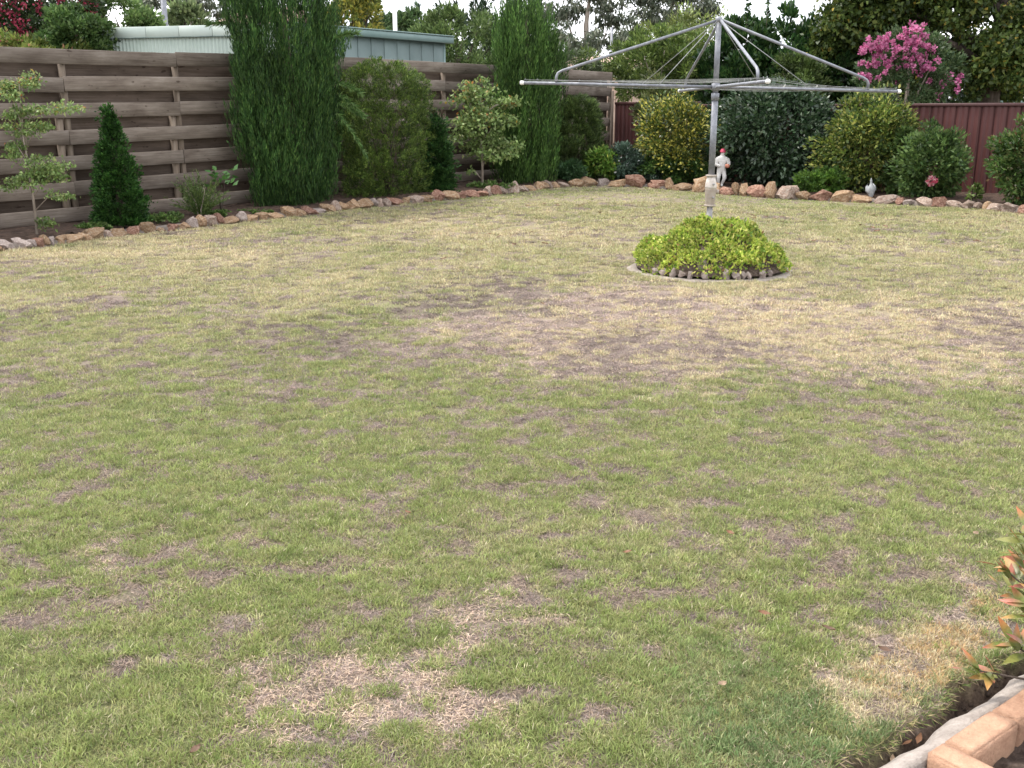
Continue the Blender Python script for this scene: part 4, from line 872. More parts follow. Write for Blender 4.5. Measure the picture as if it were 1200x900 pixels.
# japanese maples
def maple(name, label, px, back, tiers, n, cols, wts, leaf, stem_r, top_py, label2=None):
    b = base(px, back); mb = MB(); st = MB(); h = htop(px, top_py, b)
    st.tube([(0, 0, -.08), (.01, 0, h * .3), (-.03, .01, h * .6), (.0, 0, h * .93)], [stem_r, stem_r * .85, stem_r * .6, stem_r * .2], 8)
    tot = sum(q[2] * q[3] for q in tiers)
    for (cx, cy, wx, wy) in tiers:
        c = ZY(cx, cy, b.y) - b; wxm = sz(wx, b.y) / 2; wym = sz(wy, b.y) / 2; m_ = int(n * wx * wy / tot)
        z0 = max(.15, c.z - wym * 1.2 - .15)
        st.tube([(0, 0, z0), (c.x * .5, random.uniform(-.1, .1), c.z - wym * .6), (c.x, random.uniform(-.15, .15), c.z)], [stem_r * .45, stem_r * .3, stem_r * .12], 6)
        nc = max(5, m_ // 55); cc = unit(rng.normal(size=(nc, 3))) * (rng.random(nc) ** .4)[:, None]
        k = rng.integers(0, nc, m_); P = (cc[k] + rng.normal(size=(m_, 3)) * np.array([.26, .3, .24])) * np.array([wxm, wxm * .8, wym]) + np.array(c)
        D = rng.normal(size=(m_, 3)) * .7; D[:, 2] -= .25; tint = rng.uniform(.75, 1.25, nc)[k]
        hi = np.clip((P[:, 2] / h - .55) / .4, 0, 1)
        Cc = palette(m_, cols, wts) * tint[:, None]; warm = (rng.random(m_) < hi * .12)[:, None]
        Cc = np.where(warm, palette(m_, [(.3, .22, .05), (.34, .15, .05), (.26, .25, .06)]), Cc)
        leaves(mb, P, D, leaf * rng.uniform(.6, 1.3, m_), leaf * .6 * rng.uniform(.6, 1.2, m_), Cc)
    return plant(name, label, 'tree', b, mb, 'leaf', st, 'pale_bark', None, 'crown', 'trunk')
MG = [(.1, .165, .045), (.15, .22, .065), (.2, .27, .09), (.27, .3, .12)]
maple('young_maple', 'thin young maple with open tiers of small leaves beside the stone edging', 45, .4, [(28, 95, 36, 22), (10, 108, 36, 26), (20, 128, 46, 22), (60, 125, 56, 13), (28, 150, 50, 18), (52, 150, 24, 14), (18, 170, 30, 14), (45, 195, 60, 24), (30, 215, 50, 20), (62, 205, 34, 22), (40, 205, 20, 14), (75, 228, 44, 10), (20, 180, 24, 10), (52, 262, 22, 18)], 4200, MG, [3, 4, 3, 1.2], .05, .018, 84)
maple('leafy_maple', 'small full crowned maple with slender bare stem between the conifers', 565, .7, [(560, 104, 40, 22), (548, 125, 44, 26), (585, 122, 48, 18), (566, 140, 62, 26), (590, 145, 30, 16), (560, 160, 66, 26), (588, 170, 40, 26), (548, 150, 36, 20), (576, 180, 50, 14), (598, 120, 26, 10), (552, 200, 14, 6)], 4600, MG, [2.2, 4, 3.4, 1.4], .08, .028, 96)

# generic leafy shrubs
def leafy(name, label, cat, px, pyb, w, pyt, n, leaf, cols, wts=None, mat='leaf', sy=.8, stem=True, **kw):
    b = base(px, 1.0); r_ = sz(w, b.y) / 2; b = base(px, kw.pop('back', r_ * sy + .15)); h = htop(px, pyt, b)
    mb = shrub_cloud(r_ * .93, r_ * sy, h * .5, h * .5, n, leaf, cols, wts, flat_bottom=.12, **kw)
    return plant(name, label, cat, b, mb, mat, stems(.022, h * .7, r_ * .5, 5, 4, int(px), 1) if stem else None, 'bark')
# small broom-like shrub at the timber fence
b = base(236, .45); mb = MB(); n = 110
for i in range(n):
    a = random.uniform(0, 6.28); tl = random.uniform(.1, 1.05); ln = random.uniform(.35, .78) * (1.1 - .3 * tl); d = np.array([math.cos(a) * math.sin(tl), math.sin(a) * math.sin(tl) * .7, math.cos(tl)])
    spray_branch(mb, (0, 0, .02), d, ln, 70, .05, .009, [(.06, .105, .03), (.1, .15, .04), (.15, .2, .06)], .15)
plant('wispy_shrub', 'small wispy fine leaved shrub at the foot of the timber fence', 'shrub', b, mb, 'leaf', stems(.012, .45, .2, 7, 4, 3), 'pale_bark')
b = base(243, .5) + Vector((.15, .35, 0)); mb = MB(); P = []; 
n = 26; a = rng.uniform(0, 2 * np.pi, n); rr = rng.uniform(.03, .2, n); P = np.stack([np.cos(a) * rr, np.sin(a) * rr * .5, rng.uniform(.4, .66, n)], 1); D = np.stack([np.cos(a) * .6, np.sin(a) * .6, rng.uniform(-.2, .8, n)], 1)
leaves(mb, P, D, .13, .07, palette(n, [(.05, .14, .03), (.085, .2, .045)]))
plant('broad_leaf_plant', 'bright green broad leaved plant behind the wispy shrub', 'plant', b, mb, 'gloss', stems(.01, .5, .12, 5, 4, 9), 'bark')
VIB = [(.018, .04, .018), (.032, .062, .026), (.055, .09, .042), (.1, .13, .085)]
YV = [(.30, .28, .045), (.40, .37, .085), (.07, .105, .02), (.045, .075, .018)]
leafy('dark_shrub', 'large dense dark green glossy leaved shrub behind the white statue', 'shrub', 908, 222, 142, 102, 19000, .105, VIB, [3, 4, 3, 1.2], 'gloss', clumps=170, cr=.4, seed=4, droop=.35, lumps=.3, back=1.9)
leafy('golden_shrub', 'variegated shrub with yellow and dark green leaves near the fence corner', 'shrub', 790, 214, 100, 106, 12000, .075, YV, [3, 1.6, 3.2, 3.5], 'gloss', clumps=120, cr=.42, seed=6, lumps=.4, hollow=.3)
leafy('olive_shrub', 'loose olive green shrub hanging over the golden leaved shrub', 'shrub', 768, 210, 70, 96, 6000, .09, [(.06, .075, .025), (.1, .12, .04), (.14, .15, .06)], None, 'leaf', clumps=60, cr=.35, seed=9, lumps=.3, hollow=.3, back=2.6)
leafy('low_green_shrub', 'low wide dark green shrub behind the stones by the clothesline post', 'shrub', 786, 221, 92, 180, 7000, .075, [(.025, .06, .014), (.045, .095, .02), (.08, .135, .03)], None, 'leaf', clumps=80, cr=.4, seed=15)
leafy('light_shrub', 'large yellow green variegated shrub in front of the maroon fence', 'shrub', 1012, 228, 106, 112, 14000, .085, [(.07, .11, .022), (.12, .17, .03), (.22, .25, .05), (.33, .32, .09), (.035, .065, .016)], [3, 3, 2.4, 1.3, 2.4], 'leaf', clumps=130, cr=.42, seed=17, droop=.25, lumps=.34, back=1.35)
leafy('dark_filler_shrub', 'dark green shrub filling the gap between golden and glossy shrubs', 'shrub', 838, 222, 60, 118, 6000, .09, [(.02, .045, .016), (.035, .07, .022), (.06, .1, .032)], None, 'leaf', clumps=70, cr=.36, seed=81, lumps=.4, back=2.6)
leafy('green_filler_shrub', 'mid green loose shrub squeezed between the light shrub and the rose bush', 'shrub', 1056, 232, 50, 150, 4500, .08, [(.04, .08, .02), (.07, .12, .03), (.11, .16, .045)], None, 'leaf', clumps=50, cr=.4, seed=82, lumps=.4, back=1.0)
leafy('rose_bush', 'mid green rose bush with one pink bloom beside the maroon fence', 'rose bush', 1090, 233, 76, 158, 8000, .085, [(.04, .08, .022), (.065, .115, .03), (.105, .16, .045)], None, 'leaf', clumps=90, cr=.45, seed=19, lumps=.45)
leafy('low_bright_plant', 'low bright green plant at the foot of the light variegated shrub', 'plant', 962, 226, 62, 198, 3200, .07, [(.08, .16, .025), (.12, .21, .035), (.05, .11, .02)], None, 'leaf', stem=False, clumps=50, cr=.42, seed=21)
leafy('corner_shrub', 'green shrub with pale flowers and bronzed leaves standing before maroon sheets', 'shrub', 1196, 246, 72, 138, 9000, .08, [(.05, .1, .025), (.085, .145, .035), (.15, .18, .06), (.4, .38, .3), (.12, .07, .03)], [4, 4, 2, .35, .6], 'leaf', clumps=100, cr=.42, seed=23, lumps=.4)
leafy('lime_plant', 'small lime green leafy plant in front of the dull rounded bush', 'plant', 705, 213, 40, 174, 3600, .085, [(.1, .19, .03), (.17, .26, .045), (.06, .12, .02), (.36, .36, .09)], [4, 3, 3, .4], 'leaf', clumps=50, cr=.36, seed=25)
leafy('small_green_plant', 'small bluish green plant at the base of the dull rounded bush', 'plant', 668, 214, 30, 190, 1800, .08, [(.035, .08, .03), (.06, .12, .045)], None, 'leaf', stem=False, clumps=30, cr=.4, seed=26)
leafy('silver_plant', 'silvery blue green plant with tiny white flowers in the fence corner', 'plant', 732, 216, 46, 168, 3800, .075, [(.06, .1, .07), (.1, .15, .11), (.04, .07, .045), (.7, .7, .72)], [4, 3, 3, .18], 'leaf', clumps=50, cr=.4, seed=27, top_cone=.5)
leafy('silver_plant', 'low silvery ground plant sprawling over the stones below the golden shrub', 'plant', 752, 220, 78, 198, 3600, .06, [(.05, .09, .06), (.09, .14, .1), (.035, .065, .035), (.7, .7, .72)], [4, 3, 3, .22], 'leaf', stem=False, clumps=60, cr=.5, seed=28)
leafy('seedling', 'thin seedling growing at the bottom of the maroon fence', 'plant', 1140, 236, 14, 212, 260, .07, [(.08, .13, .03), (.13, .18, .05)], None, 'leaf', clumps=12, cr=.5, seed=30)
for px, py, w, pt, s_ in ((190, 266, 60, 252, 31), (255, 259, 44, 249, 32), (300, 256, 40, 248, 33), (575, 222, 54, 214, 34), (110, 275, 40, 264, 35)):
    leafy('ground_cover', {31: 'low ivy-like ground cover between the cone conifer and the wispy shrub', 32: 'low green ground cover under the wispy shrub', 33: 'low green ground cover at the foot of the tallest conifer', 34: 'low green ground cover around the leafy maple stem', 35: 'low green ground cover left of the small cone conifer'}[s_].replace(' left of ', ' beside '), 'ground cover', px, py, w, pt, 1500, .05, [(.06, .12, .025), (.1, .17, .04), (.14, .2, .06)], None, 'leaf', stem=False, clumps=40, cr=.7, seed=s_)
# pink rose bloom
rb = [o for o in col.objects if o.name.startswith('rose_bush')][0]
pp = ZY(1092, 212, rb.location.y - .42) - rb.location
mb = MB(); n = 60; d = sphere_dirs(n); leaves(mb, d * .03, d + rng.normal(size=(n, 3)) * .3, .085, .07, palette(n, [(.62, .12, .2), (.7, .3, .36), (.75, .5, .5)]))
link('bloom', mb.mesh('bloom'), M['petal'], rb, tuple(pp))

# ------------------------------------------------------------------ trees and bushes beyond the fences
def btree(name, label, cat, px, Yd, px0, px1, pyt, pyb, n, leaf, cols, wts=None, mat='leaf', trunk=.12, tmat='bark', sy=.8, group=None, limbs=5, **kw):
    c0 = ZY((px0 + px1) / 2, (pyt + pyb) / 2, Yd); zt = ZY(px, pyt, Yd).z; zb = ZY(px, pyb, Yd).z; rx_ = sz(px1 - px0, Yd) / 2 * 1.06; zt += (zt - zb) * .05; X0 = ZY(px, pyb, Yd).x
    e = empty(name, (X0, Yd, 0)); tag(e, label, cat, group)
    mb = shrub_cloud(rx_, rx_ * sy, (zt - zb) / 2, (zt + zb) / 2, n, leaf, cols, wts, **kw)
    o = link('crown', mb.mesh('crown'), M[mat], e, (c0.x - X0, 0, 0))
    st = MB(); hz = (zt + zb) / 2; rs = random.Random(int(px))
    st.tube([(0, 0, -.1), (rs.uniform(-.1, .1), 0, zb * .5), (rs.uniform(-.15, .15), 0, max(zb, .4)), (c0.x - X0, 0, hz + (zt - hz) * .5)], [trunk * 1.25, trunk, trunk * .85, trunk * .2], 10)
    for q in range(limbs):
        a = rs.uniform(0, 6.28); f = rs.uniform(.4, .85); z0 = zb * rs.uniform(.75, 1.0) + .2
        st.tube([(0, 0, z0), (math.cos(a) * rx_ * f * .5 + (c0.x - X0) * .5, math.sin(a) * rx_ * sy * f * .5, z0 + (hz - z0) * .7), (math.cos(a) * rx_ * f + (c0.x - X0), math.sin(a) * rx_ * sy * f, hz + (zt - hz) * rs.uniform(0, .5))], [trunk * .5, trunk * .3, trunk * .08], 7)
    link('trunk', st.mesh('trunk', True), M[tmat], e)
    return e
def blooms(e, name, ctr, rx_, ry_, rz_, nb, cols, size=.13, seed=0, top=.1, sh=1.0):
    mb = MB(); d = sphere_dirs(nb * 3); d = d[(d[:, 2] > -top)][:nb]; nb = len(d); c = d * rng.uniform(.86, 1.06, nb)[:, None] * np.array([rx_, ry_, rz_]) + np.array(ctr)
    per = 34; k = np.repeat(np.arange(nb), per); q = sphere_dirs(len(k)) * (rng.random(len(k)) ** .5)[:, None]; s0 = rng.uniform(.6, 1.35, nb)[k]
    P = c[k] + q * s0[:, None] * size * np.array([.8, .8, 1.35])
    leaves(mb, P, q + rng.normal(size=q.shape) * .5, .06 * sh, .05 * sh, palette(len(k), cols) * rng.uniform(.75, 1.2, nb)[k][:, None])
    link(name, mb.mesh(name), M['petal'], e)
PINK = [(.52, .15, .31), (.62, .25, .41), (.4, .1, .22)]
DPINK = [(.34, .05, .09), (.42, .09, .14), (.25, .03, .06)]
# crape myrtle far left
e = btree('crape_myrtle', 'dark leaved crape myrtle with dusky red flowers behind the timber fence', 'tree', 25, 22, -75, 92, -70, 66, 12000, .11, [(.022, .045, .016), (.04, .075, .022), (.06, .1, .03)], None, 'leaf', clumps=110, cr=.26, seed=40, lumps=.25)
c_ = ZY(28, 2, 22); blooms(e, 'flowers', (c_.x - e.location.x, 0, c_.z), 1.35, 1.2, 1.05, 260, DPINK, .13, 1, .95)
btree('yellowish_bush', 'yellow green bush just above the fence below the dusky crape myrtle', 'shrub', 50, 20, -20, 118, 44, 92, 6000, .09, [(.1, .15, .03), (.16, .2, .045), (.22, .24, .07), (.3, .16, .1)], [3, 3, 2, .5], trunk=.05, clumps=60, cr=.4, seed=41)
btree('vine_mass', 'dense green vine smothering the end of the pale shed', 'vine', 110, 20.0, 48, 128, 10, 100, 13000, .085, [(.04, .08, .022), (.065, .12, .032), (.105, .165, .05)], None, 'leaf', trunk=.06, clumps=90, cr=.32, seed=42, lumps=.2)
btree('vine_mass', 'lighter green vine spreading along the pale shed roof', 'vine', 150, 22.8, 72, 200, 4, 72, 10000, .095, [(.06, .11, .03), (.1, .16, .045), (.14, .2, .065)], None, 'leaf', trunk=.05, clumps=70, cr=.36, seed=43, top_cone=.35)
# distant gums
GUM = [(.055, .075, .045), (.08, .1, .065), (.115, .13, .085), (.16, .17, .125)]
def gum(label, px, Yd, blobs, n, leaf, trunk, top_py):
    zt = ZY(px, top_py, Yd); e = empty('gum_tree', (zt.x, Yd, 0)); tag(e, label, 'tree', 'distant gum trees')
    mb = MB(); st = MB(); H = zt.z; st.tube([(0, 0, 0), (.15, 0, H * .4), (-.1, .1, H * .7), (.2, 0, H)], [trunk, trunk * .8, trunk * .5, trunk * .12], 8)
    tot = sum(b_[2] * b_[3] for b_ in blobs)
    for (cx, cy, wx, wy) in blobs:
        c = ZY(cx, cy, Yd); c = Vector((c.x - zt.x, random.uniform(-1.5, 1.5), c.z)); wxm = sz(wx, Yd) / 2; wym = sz(wy, Yd) / 2; m_ = int(n * wx * wy / tot)
        nc = max(6, m_ // 40); cc = unit(rng.normal(size=(nc, 3))) * (rng.random(nc) ** .45)[:, None]; k = rng.integers(0, nc, m_)
        P = (cc[k] + rng.normal(size=(m_, 3)) * .13) * np.array([wxm, wxm, wym]) + np.array(c); D = rng.normal(size=(m_, 3)) * .5; D[:, 2] -= .8
        leaves(mb, P, D, leaf * rng.uniform(.6, 1.4, m_), leaf * .3, palette(m_, GUM) * rng.uniform(.7, 1.3, nc)[k][:, None])
        z0 = H * random.uniform(.35, .6); st.tube([(0, 0, z0), (c.x * .5, c.y * .5, (z0 + c.z) / 2), (c.x, c.y, c.z + wym * .3)], [trunk * .4, trunk * .25, trunk * .07], 6)
    link('crown', mb.mesh('crown'), M['leaf'], e); link('trunk', st.mesh('trunk', True), M['pale_bark'], e)
gum('distant grey green gum tree behind the pale shed wall', 225, 60, [(185, 2, 46, 26), (215, -12, 60, 30), (240, 6, 40, 22), (258, -8, 46, 34), (268, 18, 30, 20), (205, 18, 30, 14)], 5000, .3, .2, -30)
gum('wide distant gum tree seen over the left arm of the clothesline', 690, 58, [(660, 10, 50, 30), (690, -8, 60, 36), (648, 40, 46, 34), (720, 20, 50, 36), (680, 55, 70, 44), (735, 50, 50, 40), (655, 78, 60, 40), (705, 86, 70, 40)], 9000, .32, .28, -30)
gum('distant gum tree with dark open crown rising above the clothesline post', 790, 62, [(752, -5, 60, 36), (795, -14, 70, 34), (770, 22, 70, 34), (815, 18, 50, 40), (745, 40, 50, 30), (800, 48, 60, 40), (828, -8, 40, 30)], 9000, .32, .28, -40)
btree('pale_tree', 'small pale green rounded tree behind the grey metal pole', 'tree', 218, 40, 192, 244, 11, 60, 3500, .2, [(.1, .14, .06), (.14, .19, .08), (.18, .22, .1)], None, clumps=40, cr=.45, seed=50)
btree('yellow_tree', 'yellow green tree between the tallest conifer and the shed gutter', 'tree', 418, 34, 384, 446, -8, 62, 5000, .16, [(.16, .18, .04), (.24, .24, .055), (.1, .13, .03), (.34, .3, .06)], None, clumps=60, cr=.34, seed=51, lumps=.3)
for q, (px, a_, b_, t_, y_) in enumerate(((432, 418, 450, 10, 50), (452, 440, 468, 17, 52), (480, 462, 500, 18, 48))):
    btree('distant_tree', ('small dark distant tree above the shed gutter beside the yellow green tree', 'small distant tree at the foot of the slim white pole', 'grey green distant tree above the end of the shed gutter')[q], 'tree', px, y_, a_, b_, t_, 60, 2400, .22, [(.04, .08, .03), (.065, .11, .04), (.1, .15, .06)], None, clumps=30, cr=.45, seed=52 + q)
btree('willowy_bush', 'broad pale green willowy bush rising behind the shed end', 'tree', 535, 26, 470, 602, 17, 110, 20000, .12, [(.075, .12, .035), (.11, .165, .05), (.15, .205, .07), (.05, .085, .025)], None, trunk=.1, clumps=170, cr=.24, seed=56, lumps=.12, aspect=.3, up=.5)
btree('willowy_bush', 'pale green bush showing past the right of the feathery conifer'.replace(' the right of', ''), 'tree', 660, 27, 610, 700, 62, 110, 6000, .12, [(.1, .13, .07), (.14, .17, .09), (.07, .1, .045)], None, trunk=.08, clumps=70, cr=.3, seed=57, aspect=.3)
# woodland far beyond the neighbours' gardens
n = 16000; xx = rng.uniform(-75, 75, n); yy = 80 + rng.uniform(-6, 6, n) + np.abs(xx) * .0; hh = 3.4 + 2.6 * fbm(xx, yy, .14, 44, 3)
P = np.stack([xx, yy, hh * rng.random(n) ** .7], 1); D = rng.normal(size=(n, 3)); mb = MB(); leaves(mb, P, D, rng.uniform(.35, .8, n), rng.uniform(.2, .45, n), palette(n, [(.03, .055, .02), (.05, .08, .03), (.075, .105, .045)]))
o = link('far_woodland', mb.mesh('far_woodland'), M['leaf']); o['kind'] = 'stuff'; tag(o, 'dark belt of far off trees behind the gardens', 'woodland')
# far pencil pines
pcm = None
for q, (px, t_, w_) in enumerate(((493, 2, 7), (505, 6, 6), (518, 3, 6), (541, 4, 7), (557, -14, 9), (569, -8, 8), (583, 0, 7), (598, -6, 8), (608, -20, 10), (619, -12, 8), (629, -4, 8), (637, -10, 7))):
    Yd = 60 + (q * 7) % 9; p_ = ZY(px, t_, Yd); h = p_.z; r_ = sz(w_, Yd) / 2
    mb = profile_cloud(lambda u: r_ * np.interp(u, [0, .1, .6, .85, 1], [.7, 1, 1, .7, .06]), h, 1500, .45, .1, [(.022, .045, .024), (.035, .065, .03), (.05, .085, .04)], None, out=.25, lump=.25, depth=.4, seed=q, flutes=3, flute=.05, blen=.9, per=30)
    plant('pencil_pine', 'distant narrow dark pencil pine in the row beyond the willowy bush', 'tree', (p_.x, Yd, 0), mb, 'needle', MB().tube([(0, 0, 0), (0, 0, h * .9)], [.12, .03], 6), 'bark', 'row of distant pencil pines', 'crown', 'trunk')
# feathery tree over the corner
btree('feathery_tree', 'light green feathery tree leaning over the fence corner behind the clothesline', 'tree', 770, 27.2, 690, 862, 38, 122, 19000, .13, [(.08, .125, .025), (.12, .175, .04), (.17, .22, .06), (.05, .085, .02)], None, trunk=.09, tmat='pale_bark', clumps=150, cr=.25, seed=60, lumps=.3, aspect=.28, hollow=.25)
btree('feathery_tree', 'taller yellow green feathery tree directly behind the clothesline post', 'tree', 800, 28.4, 745, 860, 20, 120, 9000, .13, [(.1, .14, .03), (.15, .195, .045), (.2, .23, .07)], None, trunk=.08, tmat='pale_bark', clumps=90, cr=.28, seed=61, lumps=.35, aspect=.3, hollow=.25)
# dark hedge trees behind the maroon fence
HEDGE = [(.016, .045, .014), (.03, .072, .02), (.05, .1, .026), (.085, .14, .04)]
for q, (px, a_, b_, t_) in enumerate(((868, 826, 908, 27), (918, 876, 962, 20), (965, 925, 1012, 25))):
    btree('dark_hedge_tree', ('dark green hedge tree just beside the clothesline mast', 'tallest dark green hedge tree above the glossy dark shrub', 'dark green hedge tree next to the large spreading tree')[q], 'tree', px, 25.9 - q * .3, a_, b_, t_, 175, 14000, .15, HEDGE, [3, 4, 3, 1], 'gloss', trunk=.1, clumps=130, cr=.28, seed=62 + q, lumps=.18, aspect=.42, up=.9)
btree('light_green_bush', 'small lighter green bush in front of the dark hedge trees', 'shrub', 935, 24.0, 905, 968, 66, 135, 3500, .1, [(.08, .12, .03), (.12, .17, .05), (.05, .085, .02)], None, trunk=.04, clumps=45, cr=.36, seed=66)
# twigs above the hedge
for q, px in enumerate((874, 897)):
    p0 = ZY(px, 30, 25.5); p1 = ZY(px + 2, -2 + q, 25.5); e = empty('tall_shoot', (p0.x, 25.5, 0)); tag(e, 'thin leafy shoot sticking up above the dark hedge', 'shoot', 'thin shoots above the hedge')
    link('stem', MB().tube([(0, 0, 0), (.02, 0, p0.z), (.05, 0, p1.z)], [.02, .012, .004], 6).mesh('stem', True), M['bark'], e)
    mb = MB(); n = 70; t_ = rng.random(n); P = np.stack([.02 + .03 * t_, t_ * 0, p0.z + t_ * (p1.z - p0.z)], 1); D = rng.normal(size=(n, 3)); D[:, 2] += .3; leaves(mb, P, D, .12, .055, palette(n, HEDGE)); link('leaves', mb.mesh('leaves'), M['leaf'], e)
# big spreading tree
BIG = [(.035, .06, .015), (.065, .1, .022), (.1, .14, .03), (.15, .175, .04), (.32, .24, .045)]
bt = ZY(1156, 127, 24.2); e = empty('spreading_tree', (bt.x, 24.2, 0)); tag(e, 'big spreading tree with thick dark trunk and yellowing leaves behind the maroon fence', 'tree')
st = MB(); zf = lambda py: ZY(1156, py, 24.2).z
st.tube([(0, 0, -.1), (0, 0, zf(125)), (.04, 0, zf(80)), (.1, 0, zf(35)), (.25, 0, zf(-20)), (.3, 0, zf(-110))], [.33, .27, .22, .19, .16, .06], 14)
for (z0, ex, ey, ez) in ((zf(85), -1.6, -.4, zf(40)), (zf(60), -2.6, .3, zf(0)), (zf(95), 1.6, -.5, zf(70)), (zf(40), 1.4, .4, zf(-10)), (zf(20), -1.2, -.8, zf(-50)), (zf(70), .6, -1.2, zf(30)), (zf(10), -3.0, .2, zf(-40))):
    st.tube([(.03, 0, z0), (ex * .5, ey * .5, (z0 + ez) / 2 + .1), (ex, ey, ez)], [.11, .075, .02], 8)
link('trunk', st.mesh('trunk', True), M['bark'], e)
mb = MB()
for (cx, cy, wx, wy, nn, dy) in ((1010, 20, 90, 60, 2600, .3), (1050, -10, 110, 70, 3600, .2), (1040, 40, 110, 60, 3200, .9), (1090, 30, 80, 70, 2800, 1.0), (1105, 85, 70, 60, 2600, 1.0), (1120, 5, 70, 70, 2600, -.3), (1185, 40, 60, 90, 2800, -.9), (1190, 100, 60, 46, 1600, .2), (1170, 90, 60, 36, 1300, -.7), (1140, 60, 50, 50, 1500, .6), (1100, -50, 200, 70, 6000, .2), (1210, -20, 80, 80, 2800, .2), (1060, 90, 90, 70, 2600, 1.7), (1215, 70, 60, 80, 2400, .3), (980, 45, 50, 60, 1300, .6), (1150, 62, 56, 60, 1500, -.9), (1128, 95, 40, 40, 700, -.5), (1175, 75, 40, 40, 700, -.9)):
    c = ZY(cx, cy, 24.2) - e.location; wxm = sz(wx, 24.2) / 2; wym = sz(wy, 24.2) / 2; nn = int(nn * 1.4); nc = max(10, nn // 60)
    cc = unit(rng.normal(size=(nc, 3))) * (rng.random(nc) ** .4)[:, None]; k = rng.integers(0, nc, nn)
    P = (cc[k] + rng.normal(size=(nn, 3)) * .16) * np.array([wxm, wxm * .7, wym]) + np.array((c.x, dy, c.z)); D = rng.normal(size=(nn, 3)) * .7; D[:, 2] -= .3
    leaves(mb, P, D, .125 * rng.uniform(.6, 1.25, nn), .092 * rng.uniform(.6, 1.2, nn), palette(nn, BIG, [3, 4, 3, 1.6, .45]) * rng.uniform(.72, 1.3, nc)[k][:, None])
link('crown', mb.mesh('crown'), M['leaf'], e)
# dark shrubs low behind the maroon fence
btree('understorey_shrub', 'dark shrub in the shade under the spreading tree beside its trunk', 'shrub', 1120, 26.5, 1070, 1160, 62, 150, 6000, .13, HEDGE, None, 'gloss', trunk=.06, clumps=60, cr=.36, seed=70)
btree('understorey_shrub', 'dark shrub behind the low green shed under the spreading tree', 'shrub', 1215, 31, 1165, 1290, 50, 150, 6000, .15, HEDGE, None, 'gloss', trunk=.06, clumps=60, cr=.36, seed=71)
# pink crape myrtle
e = btree('crape_myrtle', 'crape myrtle covered with bright pink flowers above the maroon fence', 'tree', 1062, 22.3, 1008, 1118, 38, 150, 9500, .085, [(.04, .075, .028), (.065, .105, .04), (.1, .14, .06)], None, 'leaf', trunk=.06, tmat='pale_bark', clumps=110, cr=.27, seed=72, lumps=.2, sy=.7)
def pinkset(pts, name='flowers'):
    mb = MB()
    for (px, py, rpx) in pts:
        c = ZY(px, py, 21.75) - e.location; m_ = 24; q = sphere_dirs(m_) * (rng.random(m_) ** .5)[:, None]; s_ = sz(rpx, 21.7)
        leaves(mb, np.array(c) + q * s_ * np.array([1, 1, 1.25]) + np.array([0, random.uniform(-.25, .25), 0]), q + rng.normal(size=q.shape) * .6, .06, .052, palette(m_, PINK) * random.uniform(.75, 1.2))
    link(name, mb.mesh(name), M['petal'], e)
pts = []
rs = random.Random(4)
for i in range(125):
    tt = rs.random(); px = 1006 + 82 * tt + rs.uniform(-4, 4); top = np.interp(px, [1000, 1012, 1025, 1045, 1060, 1075, 1092], [66, 52, 42, 38, 34, 34, 60]); py = top + abs(rs.gauss(0, 1)) * 32
    if py < 98: pts.append((px, py, rs.uniform(.9, 2.3)))
pts += [(1074, 28, 3), (1077, 33, 3.5), (1072, 34, 3), (1088, 55, 3), (1095, 58, 3.4), (1100, 61, 2.4), (1093, 72, 3), (1085, 68, 3), (1116, 90, 4), (1107, 98, 3.2), (1120, 96, 2.4), (1104, 113, 3.4), (1128, 88, 2.2), (1125, 105, 2)]
pinkset(pts)

# ------------------------------------------------------------------ garden statue and bird ornament
b = Vector((ZY(844.5, 214, 21.3).x, 21.3, 0)); b.z = bedz(b.x, b.y); HST = ZY(846, 174.5, 21.3).z - b.z
e = empty('garden_statue', b); tag(e, 'white garden statue of a standing figure with pink cap behind the stones', 'statue')
k_ = HST / 0.72
J = {'pel': (0, 0, .32, .072), 'ches': (0.005, .0, .45, .086), 'sho': (0.005, 0, .53, .076), 'neck': (.01, -.005, .585, .036), 'head': (.012, -.012, .635, .05), 'top': (.012, -.01, .672, .034),
     'lh': (-.042, 0, .29, .058), 'lk': (-.055, -.03, .17, .043), 'la': (-.05, .0, .045, .027), 'lt': (-.055, -.06, .02, .022),
     'rh': (.045, 0, .29, .06), 'rk': (.065, -.045, .175, .048), 'ra': (.02, .0, .045, .028), 'rt': (.015, -.06, .02, .022),
     'ls': (-.098, 0, .52, .058), 'le': (-.122, -.035, .42, .046), 'lw': (-.03, -.1, .395, .024),
     'rs': (.112, 0, .52, .062), 're': (.135, -.035, .42, .05), 'rw': (.07, -.105, .4, .024)}
ED = [('pel', 'ches'), ('ches', 'sho'), ('sho', 'neck'), ('neck', 'head'), ('head', 'top'), ('pel', 'lh'), ('lh', 'lk'), ('lk', 'la'), ('la', 'lt'), ('pel', 'rh'), ('rh', 'rk'), ('rk', 'ra'), ('ra', 'rt'), ('sho', 'ls'), ('ls', 'le'), ('le', 'lw'), ('sho', 'rs'), ('rs', 're'), ('re', 'rw')]
nm = list(J); me = bpy.data.meshes.new('body'); me.from_pydata([tuple(c * k_ for c in J[q][:3]) for q in nm], [(nm.index(a), nm.index(c)) for a, c in ED], [])
o = link('body', me, M['white_statue'], e)
md = o.modifiers.new('skin', 'SKIN'); sv = me.skin_vertices[0].data
for i, q in enumerate(nm): sv[i].radius = (J[q][3] * k_, J[q][3] * k_ * .9); sv[i].use_root = (q == 'pel')
md.use_smooth_shade = True; o.modifiers.new('sub', 'SUBSURF').levels = 2; o.modifiers['sub'].render_levels = 2
